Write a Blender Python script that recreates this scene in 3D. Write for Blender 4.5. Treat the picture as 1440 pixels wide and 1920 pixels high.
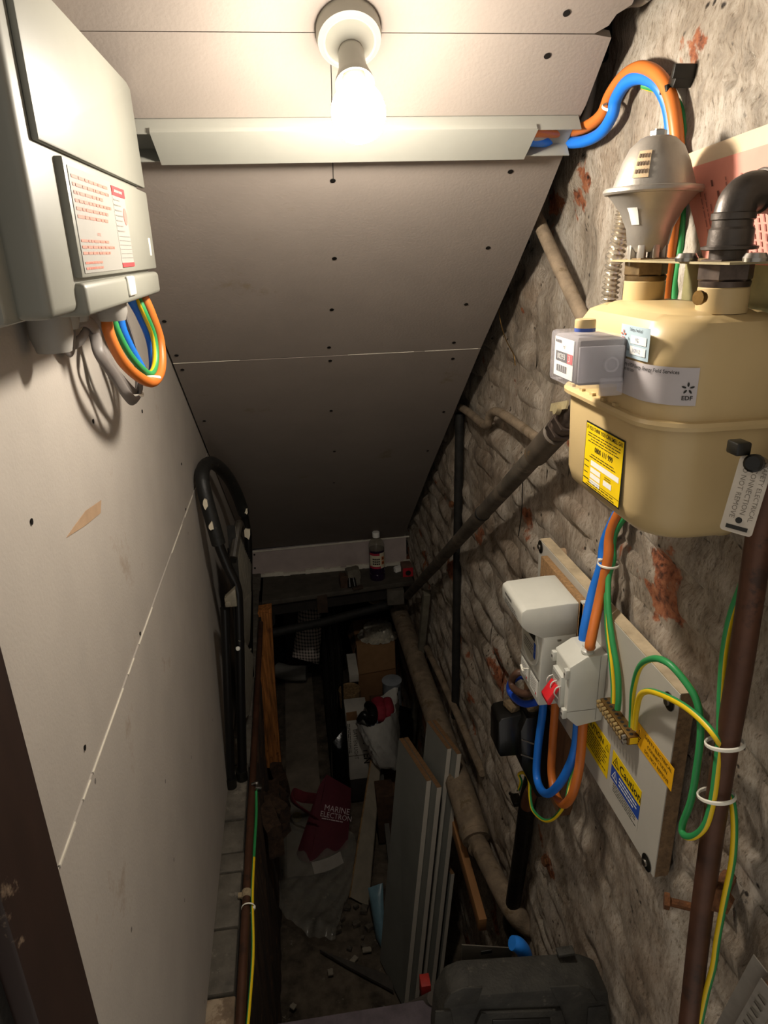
import bpy, bmesh, math, random
import numpy as np
from mathutils import Vector, Matrix

for _o in list(bpy.data.objects):
    bpy.data.objects.remove(_o, do_unlink=True)
scene = bpy.context.scene
COL = scene.collection

# ------------------------------------------------------------------ camera
F_PX = 1300.0
PITCH, YAW, ROLL = .363, .1285, -.031
_F = np.array([math.sin(YAW)*math.cos(PITCH), math.cos(YAW)*math.cos(PITCH), -math.sin(PITCH)])
_R0 = np.array([math.cos(YAW), -math.sin(YAW), 0.]); _U0 = np.cross(_R0, _F)
_R = _R0*math.cos(ROLL)+_U0*math.sin(ROLL); _U = _U0*math.cos(ROLL)-_R0*math.sin(ROLL)
cd = bpy.data.cameras.new('camera'); cam = bpy.data.objects.new('camera', cd); COL.objects.link(cam)
cd.sensor_fit = 'VERTICAL'; cd.sensor_height = 24.0; cd.sensor_width = 18.0
cd.lens = 24.0*F_PX/1920.0; cd.clip_start = .02; cd.clip_end = 50
cam.matrix_world = Matrix(((_R[0], _U[0], -_F[0], 0), (_R[1], _U[1], -_F[1], 0), (_R[2], _U[2], -_F[2], 0), (0, 0, 0, 1)))
scene.camera = cam

# ------------------------------------------------------------------ world, light, exposure
BULB_STRENGTH = 540.0
world = bpy.data.worlds.new('world'); scene.world = world; world.use_nodes = True
world.node_tree.nodes['Background'].inputs[0].default_value = (1.0, .93, .84, 1)
world.node_tree.nodes['Background'].inputs[1].default_value = .55
vs = scene.view_settings
vs.view_transform = 'Standard'; vs.look = 'None'; vs.gamma = 1.0; vs.use_curve_mapping = False
vs.exposure = 0.0

# ------------------------------------------------------------------ helpers
V3 = Vector
def ray(x, y): return _F+_R*(x-720)/F_PX-_U*(y-960)/F_PX
def PX(x, y, X): v = ray(x, y); return V3(v*(X/v[0]))      # point on the plane x = X seen at a pixel of the photo
def PY(x, y, Y): v = ray(x, y); return V3(v*(Y/v[1]))
def PZ(x, y, Z): v = ray(x, y); return V3(v*(Z/v[2]))
TH = math.radians(37.5)
SN = V3((0, math.sin(TH), math.cos(TH)))                    # soffit normal (into the stair)
SD = V3((0, math.cos(TH), -math.sin(TH)))                   # down the slope
SC = .7754
def S(x, s, h=0): return SN*(SC-h)+SD*s+V3((x, 0, 0))       # point on the soffit, h proud of it
def SP(px, py, h=0):
    v = V3(ray(px, py)); return v*((SC-h)/v.dot(SN))
rnd = random.Random(7)

def ccol(c):
    if isinstance(c, str):
        c = c.lstrip('#'); c = [int(c[i:i+2], 16)/255 for i in (0, 2, 4)]
        c = [(v/12.92 if v <= .04045 else ((v+.055)/1.055)**2.4) for v in c]
    return (c[0], c[1], c[2], 1)
MATS = {}
def mat(name, col, rough=.5, metal=0., var=.12, scale=30., bump=0., bscale=None, col2=None, thr=.5, soft=.15,
        stretch=(1, 1, 1), alpha=1., trans=0., spec=.5, col3=None, thr3=.68, scale3=9., coat=0., ior=1.45):
    if name in MATS: return MATS[name]
    m = bpy.data.materials.new(name); m.use_nodes = True; nt = m.node_tree; N = nt.nodes; L = nt.links
    b = N['Principled BSDF']
    geo = N.new('ShaderNodeNewGeometry')
    mp = N.new('ShaderNodeMapping'); mp.inputs['Scale'].default_value = stretch
    L.new(geo.outputs['Position'], mp.inputs['Vector'])
    no = N.new('ShaderNodeTexNoise'); no.inputs['Scale'].default_value = scale; no.inputs['Detail'].default_value = 6
    no.inputs['Roughness'].default_value = .62
    L.new(mp.outputs[0], no.inputs['Vector'])
    c = ccol(col)
    def ramp(src, a, cb, p0, p1):
        r = N.new('ShaderNodeValToRGB'); r.color_ramp.elements[0].position = p0; r.color_ramp.elements[1].position = p1
        r.color_ramp.elements[0].color = a; r.color_ramp.elements[1].color = cb; L.new(src, r.inputs[0]); return r.outputs[0]
    c2 = ccol(col2) if col2 is not None else tuple(v*(1-var*1.6) for v in c[:3])+(1,)
    if col2 is None:
        ca = tuple(min(1, v*(1+var*.7)) for v in c[:3])+(1,)
        out = ramp(no.outputs['Fac'], c2, ca, .3, .72)
    else:
        out = ramp(no.outputs['Fac'], c, c2, thr-soft, thr+soft)
    if col3 is not None:
        n3 = N.new('ShaderNodeTexNoise'); n3.inputs['Scale'].default_value = scale3; n3.inputs['Detail'].default_value = 8
        n3.inputs['Roughness'].default_value = .7
        L.new(geo.outputs['Position'], n3.inputs['Vector'])
        f = ramp(n3.outputs['Fac'], (0, 0, 0, 1), (1, 1, 1, 1), thr3-.03, thr3+.03)
        mx = N.new('ShaderNodeMixRGB'); L.new(f, mx.inputs[0]); L.new(out, mx.inputs[1]); mx.inputs[2].default_value = ccol(col3)
        out = mx.outputs[0]
    L.new(out, b.inputs['Base Color'])
    b.inputs['Roughness'].default_value = rough; b.inputs['Metallic'].default_value = metal
    b.inputs['Specular IOR Level'].default_value = spec; b.inputs['IOR'].default_value = ior
    if coat: b.inputs['Coat Weight'].default_value = coat
    if trans: b.inputs['Transmission Weight'].default_value = trans
    if alpha < 1: b.inputs['Alpha'].default_value = alpha
    if bump:
        nb = N.new('ShaderNodeTexNoise'); nb.inputs['Scale'].default_value = bscale or scale*3; nb.inputs['Detail'].default_value = 5
        L.new(mp.outputs[0], nb.inputs['Vector'])
        bm_ = N.new('ShaderNodeBump'); bm_.inputs['Strength'].default_value = min(1, bump); bm_.inputs['Distance'].default_value = .004
        L.new(nb.outputs['Fac'], bm_.inputs['Height']); L.new(bm_.outputs[0], b.inputs['Normal'])
    MATS[name] = m; return m

class MB:
    """collects shapes in one bmesh; build() links them as one mesh object"""
    def __init__(s): s.bm = bmesh.new()
    def _setm(s, faces, mi):
        if mi:
            for f in faces: f.material_index = mi
    def box(s, c, size, rot=None, bev=0, seg=2, mi=0, taper=None):
        r = bmesh.ops.create_cube(s.bm, size=1.0); vs_ = r['verts']
        for v in vs_:
            k = 1.0
            if taper and v.co.z > 0: v.co.x *= taper[0]; v.co.y *= taper[1]
            v.co = V3((v.co.x*size[0], v.co.y*size[1], v.co.z*size[2]))
        fs = set(f for v in vs_ for f in v.link_faces)
        if bev:
            es = list(set(e for v in vs_ for e in v.link_edges))
            rb = bmesh.ops.bevel(s.bm, geom=es, offset=bev, offset_type='OFFSET', segments=seg, profile=.5, affect='EDGES')
            vs_ = list(set(rb['verts']) | set(v for v in vs_ if v.is_valid)); fs = set(f for v in vs_ for f in v.link_faces)
        M = Matrix.Translation(V3(c)) @ (rot.to_4x4() if rot is not None else Matrix.Identity(4))
        for v in vs_: v.co = M @ v.co
        s._setm(fs, mi); return s
    def bb(s, x0, x1, y0, y1, z0, z1, bev=0, seg=2, mi=0):
        return s.box(((x0+x1)/2, (y0+y1)/2, (z0+z1)/2), (abs(x1-x0), abs(y1-y0), abs(z1-z0)), None, bev, seg, mi)
    def beam(s, a, b, w, h, up=(0, 0, 1), bev=0, mi=0):
        a = V3(a); b = V3(b); d = (b-a); l = d.length; d.normalize(); u = V3(up); r = d.cross(u)
        r.normalize(); u = r.cross(d); M = Matrix((r, d, u)).transposed()
        return s.box((a+b)/2, (w, l, h), M, bev, 2, mi)
    def prism(s, poly, d, mi=0, bev=0):
        """poly: closed loop of 3d points, extruded by vector d"""
        d = V3(d); a = [s.bm.verts.new(V3(p)) for p in poly]; b = [s.bm.verts.new(V3(p)+d) for p in poly]; n = len(a); fs = []
        fs.append(s.bm.faces.new(a)); fs.append(s.bm.faces.new(b[::-1]))
        for i in range(n): fs.append(s.bm.faces.new((a[i], b[i], b[(i+1) % n], a[(i+1) % n])))
        bmesh.ops.recalc_face_normals(s.bm, faces=fs)
        if bev:
            es = list(set(e for f in fs for e in f.edges))
            bmesh.ops.bevel(s.bm, geom=es, offset=bev, offset_type='OFFSET', segments=2, profile=.5, affect='EDGES')
        s._setm([f for f in fs if f.is_valid], mi); return s
    def tube(s, pts, r, n=12, spline=True, sub=6, mi=0, cap=True, fmi=None, flat=None, closed=False, twist=0):
        P = [V3(p) for p in pts]; R = list(r) if isinstance(r, (list, tuple)) else [r]*len(P)
        if spline and len(P) > 2:
            Q = []; RR = []; m = len(P)
            rng = range(m) if closed else range(m-1)
            for i in rng:
                p0 = P[(i-1) % m] if (closed or i > 0) else P[0]*2-P[1]; p1 = P[i]; p2 = P[(i+1) % m]
                p3 = P[(i+2) % m] if (closed or i+2 < m) else P[-1]*2-P[-2]
                for k in range(sub):
                    t = k/sub; t2 = t*t; t3 = t2*t
                    Q.append(.5*((2*p1)+(p2-p0)*t+(2*p0-5*p1+4*p2-p3)*t2+(3*p1-p0-3*p2+p3)*t3))
                    RR.append(R[i]*(1-t)+R[(i+1) % m]*t)
            if not closed: Q.append(P[-1]); RR.append(R[-1])
            P, R = Q, RR
        m = len(P); T = []
        for i in range(m):
            a = P[(i-1) % m] if (closed or i > 0) else P[i]; b = P[(i+1) % m] if (closed or i < m-1) else P[i]
            t = b-a; t.normalize(); T.append(t)
        u = T[0].orthogonal().normalized()
        if flat is not None:
            u = V3(flat[0]); u = (u-T[0]*u.dot(T[0])).normalized()
        rings = []
        for i in range(m):
            if i:
                u = (u-T[i]*u.dot(T[i])); u.normalize()
            w = T[i].cross(u); ring = []
            for k in range(n):
                an = 2*math.pi*k/n+twist*i
                a_, b_ = math.cos(an), math.sin(an)
                if flat is not None: a_ *= flat[1]; b_ *= flat[2]
                ring.append(s.bm.verts.new(P[i]+(u*a_+w*b_)*R[i]))
            rings.append(ring)
        for i in range(m if closed else m-1):
            A = rings[i]; B = rings[(i+1) % m]
            for k in range(n):
                f = s.bm.faces.new((A[k], A[(k+1) % n], B[(k+1) % n], B[k])); f.material_index = fmi(k, i) if fmi else mi
        if cap and not closed:
            f = s.bm.faces.new(rings[0][::-1]); f.material_index = mi
            f = s.bm.faces.new(rings[-1]); f.material_index = mi
        return s
    def lathe(s, prof, o, ax=(0, 0, 1), n=32, mi=0, fmi=None, ang0=0.):
        o = V3(o); ax = V3(ax).normalized(); u = ax.orthogonal().normalized(); w = ax.cross(u); rings = []
        for (r, h) in prof:
            if r < 1e-6: rings.append([s.bm.verts.new(o+ax*h)])
            else: rings.append([s.bm.verts.new(o+ax*h+(u*math.cos(2*math.pi*k/n+ang0)+w*math.sin(2*math.pi*k/n+ang0))*r) for k in range(n)])
        fs = []
        for i in range(len(rings)-1):
            A, B = rings[i], rings[i+1]; m_ = fmi(i) if fmi else mi
            for k in range(n):
                k2 = (k+1) % n
                if len(A) == 1 and len(B) == 1: continue
                if len(A) == 1: f = s.bm.faces.new((A[0], B[k2], B[k]))
                elif len(B) == 1: f = s.bm.faces.new((A[k], A[k2], B[0]))
                else: f = s.bm.faces.new((A[k], A[k2], B[k2], B[k]))
                f.material_index = m_; fs.append(f)
        for R_ in (rings[0], rings[-1]):
            if len(R_) > 1:
                f = s.bm.faces.new(R_); f.material_index = mi; fs.append(f)
        bmesh.ops.recalc_face_normals(s.bm, faces=fs)
        return s
    def grid(s, fn, nu, nv, mi=0, fmi=None):
        vs_ = [[s.bm.verts.new(V3(fn(i/(nu-1), j/(nv-1)))) for j in range(nv)] for i in range(nu)]
        for i in range(nu-1):
            for j in range(nv-1):
                f = s.bm.faces.new((vs_[i][j], vs_[i+1][j], vs_[i+1][j+1], vs_[i][j+1])); f.material_index = fmi(i, j) if fmi else mi
        return s
    def text(s, t, o, right, up, size, mi=0, align='CENTER', lift=.0004, wide=1.0, bold=0.):
        cu = bpy.data.curves.new('txt', 'FONT'); cu.body = t; cu.size = 1; cu.align_x = align; cu.align_y = 'CENTER'
        cu.resolution_u = 2; cu.offset = bold
        ob = bpy.data.objects.new('txt', cu); COL.objects.link(ob)
        me = bpy.data.meshes.new_from_object(ob.evaluated_get(bpy.context.evaluated_depsgraph_get()))
        right = V3(right).normalized(); up = V3(up).normalized(); nrm = right.cross(up); o = V3(o)+nrm*lift
        vv = [s.bm.verts.new(o+right*(v.co.x*size*wide)+up*(v.co.y*size)) for v in me.vertices]
        for p in me.polygons:
            try: f = s.bm.faces.new([vv[i] for i in p.vertices]); f.material_index = mi
            except ValueError: pass
        bpy.data.objects.remove(ob); bpy.data.curves.remove(cu); bpy.data.meshes.remove(me)
        return s
    def card(s, o, right, up, w, h, t=.0006, mi=0, r=0):
        """thin sticker centred at o, its back lying on the surface"""
        right = V3(right).normalized(); up = V3(up).normalized(); nrm = right.cross(up); o = V3(o)
        if r:
            poly = []
            for (sx, sy, a0) in ((1, 1, 0), (-1, 1, 90), (-1, -1, 180), (1, -1, 270)):
                for k in range(4):
                    a = math.radians(a0+k*30); poly.append(o+right*(sx*(w/2-r)+r*math.cos(a))+up*(sy*(h/2-r)+r*math.sin(a)))
        else: poly = [o+right*(w/2*a)+up*(h/2*b) for a, b in ((1, 1), (-1, 1), (-1, -1), (1, -1))]
        return s.prism(poly, nrm*t, mi)
    def lines(s, o, right, up, w, n, pitch, th, mi=0, lift=.0004, seed=0, align=-1, jag=.25):
        """rows of small print too small to read: broken bars"""
        rr = random.Random(seed); right = V3(right).normalized(); up = V3(up).normalized(); nrm = right.cross(up); o = V3(o)+nrm*lift
        for k in range(n):
            tot = w*(1-jag*rr.random()); x = -w/2 if align < 0 else -tot/2; end = x+tot
            while x < end-.0005:
                l = min(end-x, w*(.05+.12*rr.random()))
                c = o+right*(x+l/2)-up*(k*pitch)
                q = [s.bm.verts.new(c+right*(l/2*a)+up*(th/2*b)) for a, b in ((1, 1), (-1, 1), (-1, -1), (1, -1))]
                f = s.bm.faces.new(q); f.material_index = mi
                x += l+w*.018
        return s
    def build(s, name, mats, parent=None, smooth=35, loc=None):
        me = bpy.data.meshes.new(name)
        s.bm.normal_update()
        if not isinstance(mats, (list, tuple)): mats = [mats]
        off = V3((0, 0, 0))
        if parent is not None:
            p = parent
            while p is not None: off += p.location; p = p.parent
        elif loc is not None: off = V3(loc)
        else:
            cs = [v.co for v in s.bm.verts]
            lo = [min(c[i] for c in cs) for i in range(3)]; hi = [max(c[i] for c in cs) for i in range(3)]
            off = V3(((lo[0]+hi[0])/2, (lo[1]+hi[1])/2, lo[2]))
        for v in s.bm.verts: v.co -= off
        s.bm.to_mesh(me); s.bm.free()
        for m in mats: me.materials.append(m)
        if smooth:
            me.polygons.foreach_set('use_smooth', [True]*len(me.polygons))
            me.set_sharp_from_angle(angle=math.radians(smooth))
        o = bpy.data.objects.new(name, me); COL.objects.link(o)
        if parent is not None: o.parent = parent
        else: o.location = off
        return o
def tag(o, label=None, cat=None, group=None, kind=None):
    if label: o['label'] = label
    if cat: o['category'] = cat
    if group: o['group'] = group
    if kind: o['kind'] = kind
    return o
def thing(name, loc, label, cat, group=None):
    o = bpy.data.objects.new(name, None); COL.objects.link(o); o.location = V3(loc); o.empty_display_size = .05
    return tag(o, label, cat, group)
def struct(o): o['kind'] = 'structure'; return o
def hexnut(mb, o, ax, r, h, mi=0):
    return mb.lathe([(0, 0), (r*.93, 0), (r, h*.1), (r, h*.9), (r*.93, h), (0, h)], o, ax, 6, mi)

# value noise in numpy
def vnoise(x, y, seed):
    r = np.random.default_rng(seed); T = r.random((256, 256))
    xi = np.floor(x).astype(int); yi = np.floor(y).astype(int); fx = x-xi; fy = y-yi
    fx = fx*fx*(3-2*fx); fy = fy*fy*(3-2*fy)
    a = T[xi & 255, yi & 255]; b = T[(xi+1) & 255, yi & 255]; c = T[xi & 255, (yi+1) & 255]; d = T[(xi+1) & 255, (yi+1) & 255]
    return (a*(1-fx)+b*fx)*(1-fy)+(c*(1-fx)+d*fx)*fy
def fbm(x, y, seed, oct=4):
    t = 0; amp = .5
    for k in range(oct):
        t = t+amp*vnoise(x*2**k, y*2**k, seed+k); amp *= .5
    return t
def grid_object(name, X, Y, Z, m):
    nu, nv = X.shape; co = np.stack([X, Y, Z], -1).reshape(-1, 3)
    me = bpy.data.meshes.new(name); idx = np.arange(nu*nv).reshape(nu, nv)
    fc = np.stack([idx[:-1, :-1], idx[1:, :-1], idx[1:, 1:], idx[:-1, 1:]], -1).reshape(-1, 4)
    me.from_pydata(co.tolist(), [], fc.tolist()); me.materials.append(m)
    me.polygons.foreach_set('use_smooth', [True]*len(me.polygons))
    o = bpy.data.objects.new(name, me); COL.objects.link(o); return o

# ------------------------------------------------------------------ common materials
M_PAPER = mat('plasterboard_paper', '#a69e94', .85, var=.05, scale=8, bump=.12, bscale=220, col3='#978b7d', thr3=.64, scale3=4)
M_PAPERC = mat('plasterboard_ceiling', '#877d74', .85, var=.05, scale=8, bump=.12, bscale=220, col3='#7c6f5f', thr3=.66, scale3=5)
M_GYPSUM = mat('gypsum_edge', '#cfc8b8', .9, var=.1)
M_WPLAST = mat('white_plastic', '#c6c6bc', .35, var=.02)
M_CREAM = mat('warm_white_plastic', '#a19f93', .4, var=.02)
M_GPLAST = mat('grey_white_plastic', '#c9c8bd', .42, var=.03)
M_DGREY = mat('dark_grey_plastic', '#5d5954', .5)
M_BLACK = mat('black_plastic', '#15140f', .35, var=.25, bump=.05)
M_BLK2 = mat('black_dusty', '#1d1b17', .7, var=.5, scale=40, bump=.2)
M_VOID = mat('dark_void_timber', '#15110d', .95, var=.4)
M_ORANGE = mat('orange_insulation', '#c06a2a', .42, var=.05)
M_BLUE = mat('blue_insulation', '#1d6fd0', .42, var=.05)
M_GREEN = mat('green_insulation', '#2f8a4c', .42, var=.05)
M_YELLOW = mat('yellow_insulation', '#e3c018', .42, var=.05)
M_GREYC = mat('grey_sheath', '#77716c', .5, var=.08)
M_TIE = mat('cable_tie_nylon', '#e6e2d2', .4, var=.03)
M_STEEL = mat('steel', '#a8a49c', .3, metal=1, var=.15)
M_ZINC = mat('zinc', '#b9b4aa', .34, metal=1, var=.2, scale=60)
M_BRASS = mat('dull_brass', '#8e6f3f', .42, metal=.9, var=.25, scale=60)
M_RUST = mat('rust', '#6d4527', .95, var=.35, scale=120, bump=.5)
M_DUSTPIPE = mat('dusty_iron_pipe', '#85745f', .9, var=.3, scale=25, bump=.4, bscale=160, col3='#66563f', thr3=.6, scale3=22)
M_COPPER = mat('dull_copper_pipe', '#573929', .5, metal=.35, var=.3, scale=14, col3='#3c2a20', thr3=.6, scale3=12)
M_INK = mat('black_ink', '#17150f', .6, var=.02)
M_RED = mat('red_print', '#d23a3c', .5, var=.04)
M_WHITE = mat('white_paper', '#e4e2da', .7, var=.03)
M_LABY = mat('yellow_label', '#e8c407', .5, var=.03)
M_LABBL = mat('blue_label', '#24489c', .5, var=.03)
# ================================================================== SETTING
WX = .478          # face of the old brick wall
LX = -.25          # face of the left plasterboard
FZ = -2.40         # cellar floor
# ---- old wall on the right: lime plaster and mortar over brick
def wall_material():
    m = bpy.data.materials.new('limewashed_brick'); m.use_nodes = True; nt = m.node_tree; N = nt.nodes; L = nt.links
    b = N['Principled BSDF']; geo = N.new('ShaderNodeNewGeometry')
    def noise(sc, det=8, ro=.65, st=(1, 1, 1), dist=0):
        mp = N.new('ShaderNodeMapping'); mp.inputs['Scale'].default_value = st; L.new(geo.outputs['Position'], mp.inputs['Vector'])
        n = N.new('ShaderNodeTexNoise'); n.inputs['Scale'].default_value = sc; n.inputs['Detail'].default_value = det
        n.inputs['Roughness'].default_value = ro; n.inputs['Distortion'].default_value = dist
        L.new(mp.outputs[0], n.inputs['Vector']); return n.outputs['Fac']
    def ramp(src, els):
        r = N.new('ShaderNodeValToRGB'); e = r.color_ramp.elements
        e[0].position, e[0].color = els[0][0], ccol(els[0][1]); e[1].position, e[1].color = els[-1][0], ccol(els[-1][1])
        for p, c in els[1:-1]:
            q = e.new(p); q.color = ccol(c)
        L.new(src, r.inputs[0]); return r.outputs[0]
    def mix(f, a, bcol):
        x = N.new('ShaderNodeMixRGB'); L.new(f, x.inputs[0]); L.new(a, x.inputs[1])
        if isinstance(bcol, str): x.inputs[2].default_value = ccol(bcol)
        else: L.new(bcol, x.inputs[2])
        return x.outputs[0]
    W, B = '#ffffff', '#000000'
    def mul(c, d, f=1.):
        x = N.new('ShaderNodeMixRGB'); x.blend_type = 'MULTIPLY'; x.inputs[0].default_value = f; L.new(c, x.inputs[1]); L.new(d, x.inputs[2]); return x.outputs[0]
    c = ramp(noise(3.6, 9, .66, dist=.5), [(.30, '#a08f7d'), (.42, '#b9ad9e'), (.52, '#c6bcae'), (.62, '#cbc3b6'), (.74, '#d8d0c2')])
    brown = ramp(noise(4.4, 9, .72, (1, 1.2, .8), .3), [(.50, B), (.66, '#909090')]); c = mix(brown, c, '#a5876a')
    st = noise(17, 11, .76, (1, 2.3, .62), .5)
    sx = N.new('ShaderNodeSeparateXYZ'); L.new(geo.outputs['Position'], sx.inputs[0])
    zr = N.new('ShaderNodeMapRange'); L.new(sx.outputs['Z'], zr.inputs[0]); zr.inputs[1].default_value = -.45; zr.inputs[2].default_value = 0.; zr.inputs[3].default_value = .62; zr.inputs[4].default_value = .28
    x_ = N.new('ShaderNodeMixRGB'); x_.blend_type = 'MULTIPLY'; L.new(zr.outputs[0], x_.inputs[0]); L.new(c, x_.inputs[1])
    L.new(ramp(st, [(.30, '#4a4035'), (.40, '#b5aa9c'), (.50, '#f4efe8'), (.7, '#ffffff')]), x_.inputs[2]); c = x_.outputs[0]
    c = mul(c, ramp(noise(7, 10, .72, (1, 1.3, .8), .4), [(.34, '#6a5f53'), (.46, '#cfc8be'), (.56, '#ffffff')]), .7)
    c = mul(c, ramp(noise(130, 6, .7, (1, 1.8, .7)), [(.32, '#40362c'), (.40, '#d5cdc2'), (.50, '#ffffff')]), .7)
    fl = ramp(noise(75, 8, .75, (1, 1.6, .7)), [(.62, B), (.68, '#b4b4b4')]); c = mix(fl, c, '#e2dbcd')
    orange = ramp(noise(4.3, 7, .60, (1, 1.0, 1.3), .3), [(.615, B), (.63, W)])
    oc = ramp(noise(70, 7, .7), [(.36, '#54301f'), (.5, '#9c5c3c'), (.66, '#b47a55')])
    c = mix(orange, c, oc)
    vo = N.new('ShaderNodeTexVoronoi'); vo.inputs['Scale'].default_value = 55; vo.inputs['Randomness'].default_value = 1
    L.new(geo.outputs['Position'], vo.inputs['Vector'])
    pit = ramp(vo.outputs['Distance'], [(.10, W), (.22, B)])
    pm = ramp(noise(12, 5), [(.53, B), (.58, W)])
    pp = N.new('ShaderNodeMath'); pp.operation = 'MULTIPLY'; L.new(pit, pp.inputs[0]); L.new(pm, pp.inputs[1])
    c = mix(pp.outputs[0], c, '#2e251d')
    L.new(c, b.inputs['Base Color']); b.inputs['Roughness'].default_value = .62; b.inputs['Specular IOR Level'].default_value = .4
    bh = N.new('ShaderNodeMath'); bh.operation = 'SUBTRACT'; L.new(st, bh.inputs[0]); L.new(pp.outputs[0], bh.inputs[1])
    bu = N.new('ShaderNodeBump'); bu.inputs['Strength'].default_value = .6; bu.inputs['Distance'].default_value = .012
    L.new(bh.outputs[0], bu.inputs['Height'])
    bu2 = N.new('ShaderNodeBump'); bu2.inputs['Strength'].default_value = .8; bu2.inputs['Distance'].default_value = .005
    L.new(noise(120, 6, .7, (1, 1.6, .7)), bu2.inputs['Height']); L.new(bu.outputs[0], bu2.inputs['Normal']); L.new(bu2.outputs[0], b.inputs['Normal'])
    return m
M_WALL = wall_material()
ny, nz = 330, 270
yy, zz = np.meshgrid(np.linspace(.15, 4.4, ny), np.linspace(FZ-.05, .85, nz), indexing='ij')
def cover(y, z):
    c = fbm(y*2.3+5, z*2.3+40, 11, 4)
    return c+.16*np.clip((z+.35)/.5, 0, 1)
def wall_x(y, z):
    cv = np.clip((cover(y, z)-.44)/.12, 0, 1); cv = cv*cv*(3-2*cv)
    x = WX+.007-.017*cv
    x = x-.016*(fbm(y*4, z*5, 31, 5)-.5)-.016*(fbm(y*14, z*34, 51, 4)-.45)
    crack = np.abs(fbm(y*2.4+9, z*9+3, 77, 4)-.47)
    return x+.012*np.clip(1-crack/.014, 0, 1)
wall_right = struct(grid_object('wall_right', wall_x(yy, zz), yy, zz, M_WALL))
# bricks that show through the plaster (children of the wall)
brick_meshes = []
for k in range(14):
    b_ = bmesh.new(); r_ = random.Random(k+100); nu, nv = 6, 4
    for side in (0,):
        vs_ = [[None]*nv for _ in range(nu)]
        for i in range(nu):
            for j in range(nv):
                ed = (i in (0, nu-1)) or (j in (0, nv-1))
                vs_[i][j] = b_.verts.new((.014 if ed else r_.uniform(-.004, .003),
                                          (i/(nu-1)-.5)*.215+(0 if not ed else r_.uniform(-.006, .006)),
                                          (j/(nv-1)-.5)*.066+(0 if not ed else r_.uniform(-.004, .004))))
        for i in range(nu-1):
            for j in range(nv-1): b_.faces.new((vs_[i][j], vs_[i][j+1], vs_[i+1][j+1], vs_[i+1][j]))
    me = bpy.data.meshes.new('brick'); b_.to_mesh(me); b_.free(); me.materials.append(M_WALL)
    me.polygons.foreach_set('use_smooth', [True]*len(me.polygons)); brick_meshes.append(me)
nb = 0; cand = []
for j in range(34):
    z = -2.05+j*.0765
    for i in range(13):
        y = .32+i*.228+(.114 if j % 2 else 0)
        cv = float(cover(np.array([y]), np.array([z]))[0])
        if cv < .60 and z < .30: cand.append((cv, y, z))
for cv, y, z in cand[:300]:
    o = bpy.data.objects.new('brick', brick_meshes[nb % 14]); COL.objects.link(o); o.parent = wall_right
    o.location = (WX-.002+rnd.uniform(-.005, .006), y+rnd.uniform(-.01, .01), z+rnd.uniform(-.006, .006))
    o.rotation_euler = (rnd.uniform(-.03, .03), rnd.uniform(-.05, .05), rnd.uniform(-.03, .03)); nb += 1

# ---- left wall: two sheets of plasterboard on a dark backing
wl = MB().bb(-.30, -.268, .30, 4.4, FZ, .9).build('wall_left', M_VOID, loc=(0, 0, 0)); struct(wl)
SEAM = -.531
mb = MB(); mb.prism([(LX, .525, SEAM+.001), (LX, 2.95, SEAM+.001), (LX, 2.95, .8), (LX, .525, .8)], (-.0125, 0, 0))
p1 = mb.build('panel', [M_PAPER], wl)
mb = MB(); mb.prism([(LX+.001, .525, SEAM-.002), (LX+.001, 2.95, SEAM-.002), (LX+.001, 2.95, -1.345), (LX+.001, .525, -1.345)], (-.0125, 0, 0))
p2 = mb.build('panel', [M_PAPER], wl)
mb = MB()      # crushed white paper edge along the seam
rr = random.Random(3); y = .53
while y < 1.9:
    l = rr.uniform(.02, .16)
    if rr.random() < .75: mb.bb(LX+.0005, LX+.0022, y, y+l, SEAM-.003+rr.uniform(-.0005, .001), SEAM-.001+rr.uniform(0, .0012))
    y += l+rr.uniform(0, .05)
mb.build('torn_edge', M_GYPSUM, p2)
mb = MB(); mb.prism([PX(124, 1008, LX), PX(160, 985, LX), PX(188, 962, LX), PX(189, 938, LX), PX(160, 958, LX), PX(140, 985, LX)], (.0006, 0, 0))
mb.build('paper_tear', mat('torn_paper', '#a3876a', .9), p2)
# screws: countersunk holes with dark heads
M_HOLE = mat('screw_black', '#12100e', .5, metal=.3)
smb = MB(); smb.lathe([(.0045, .0003), (.0040, .0003), (.0028, -.0015), (0, -.002)], (0, 0, 0), (1, 0, 0), 10)
so = smb.build('screw', M_HOLE, loc=(0, 0, 0)); SCREW = so.data; bpy.data.objects.remove(so)
def screw(p, parent, nrm, k=1.):
    o = bpy.data.objects.new('screw', SCREW); COL.objects.link(o); o.parent = parent
    o.location = V3(p)+V3(nrm)*.0007; o.scale = (1, k, k); o.rotation_euler = V3(nrm).to_track_quat('X', 'Z').to_euler()
for q in [(58, 978), (174, 790), (266, 771), (158, 1402), (262, 1188), (340, 870), (348, 955), (352, 1000)]:
    p = PX(*q, LX); screw(p, p1 if p.z > SEAM else p2, (1, 0, 0), .75)
for q in [(177, 1465), (309, 1465), (325, 1612), (345, 1688), (245, 1743), (358, 1420), (383, 1879), (398, 1350)]: screw(PX(*q, LX), p2, (1, 0, 0), .75)

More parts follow.
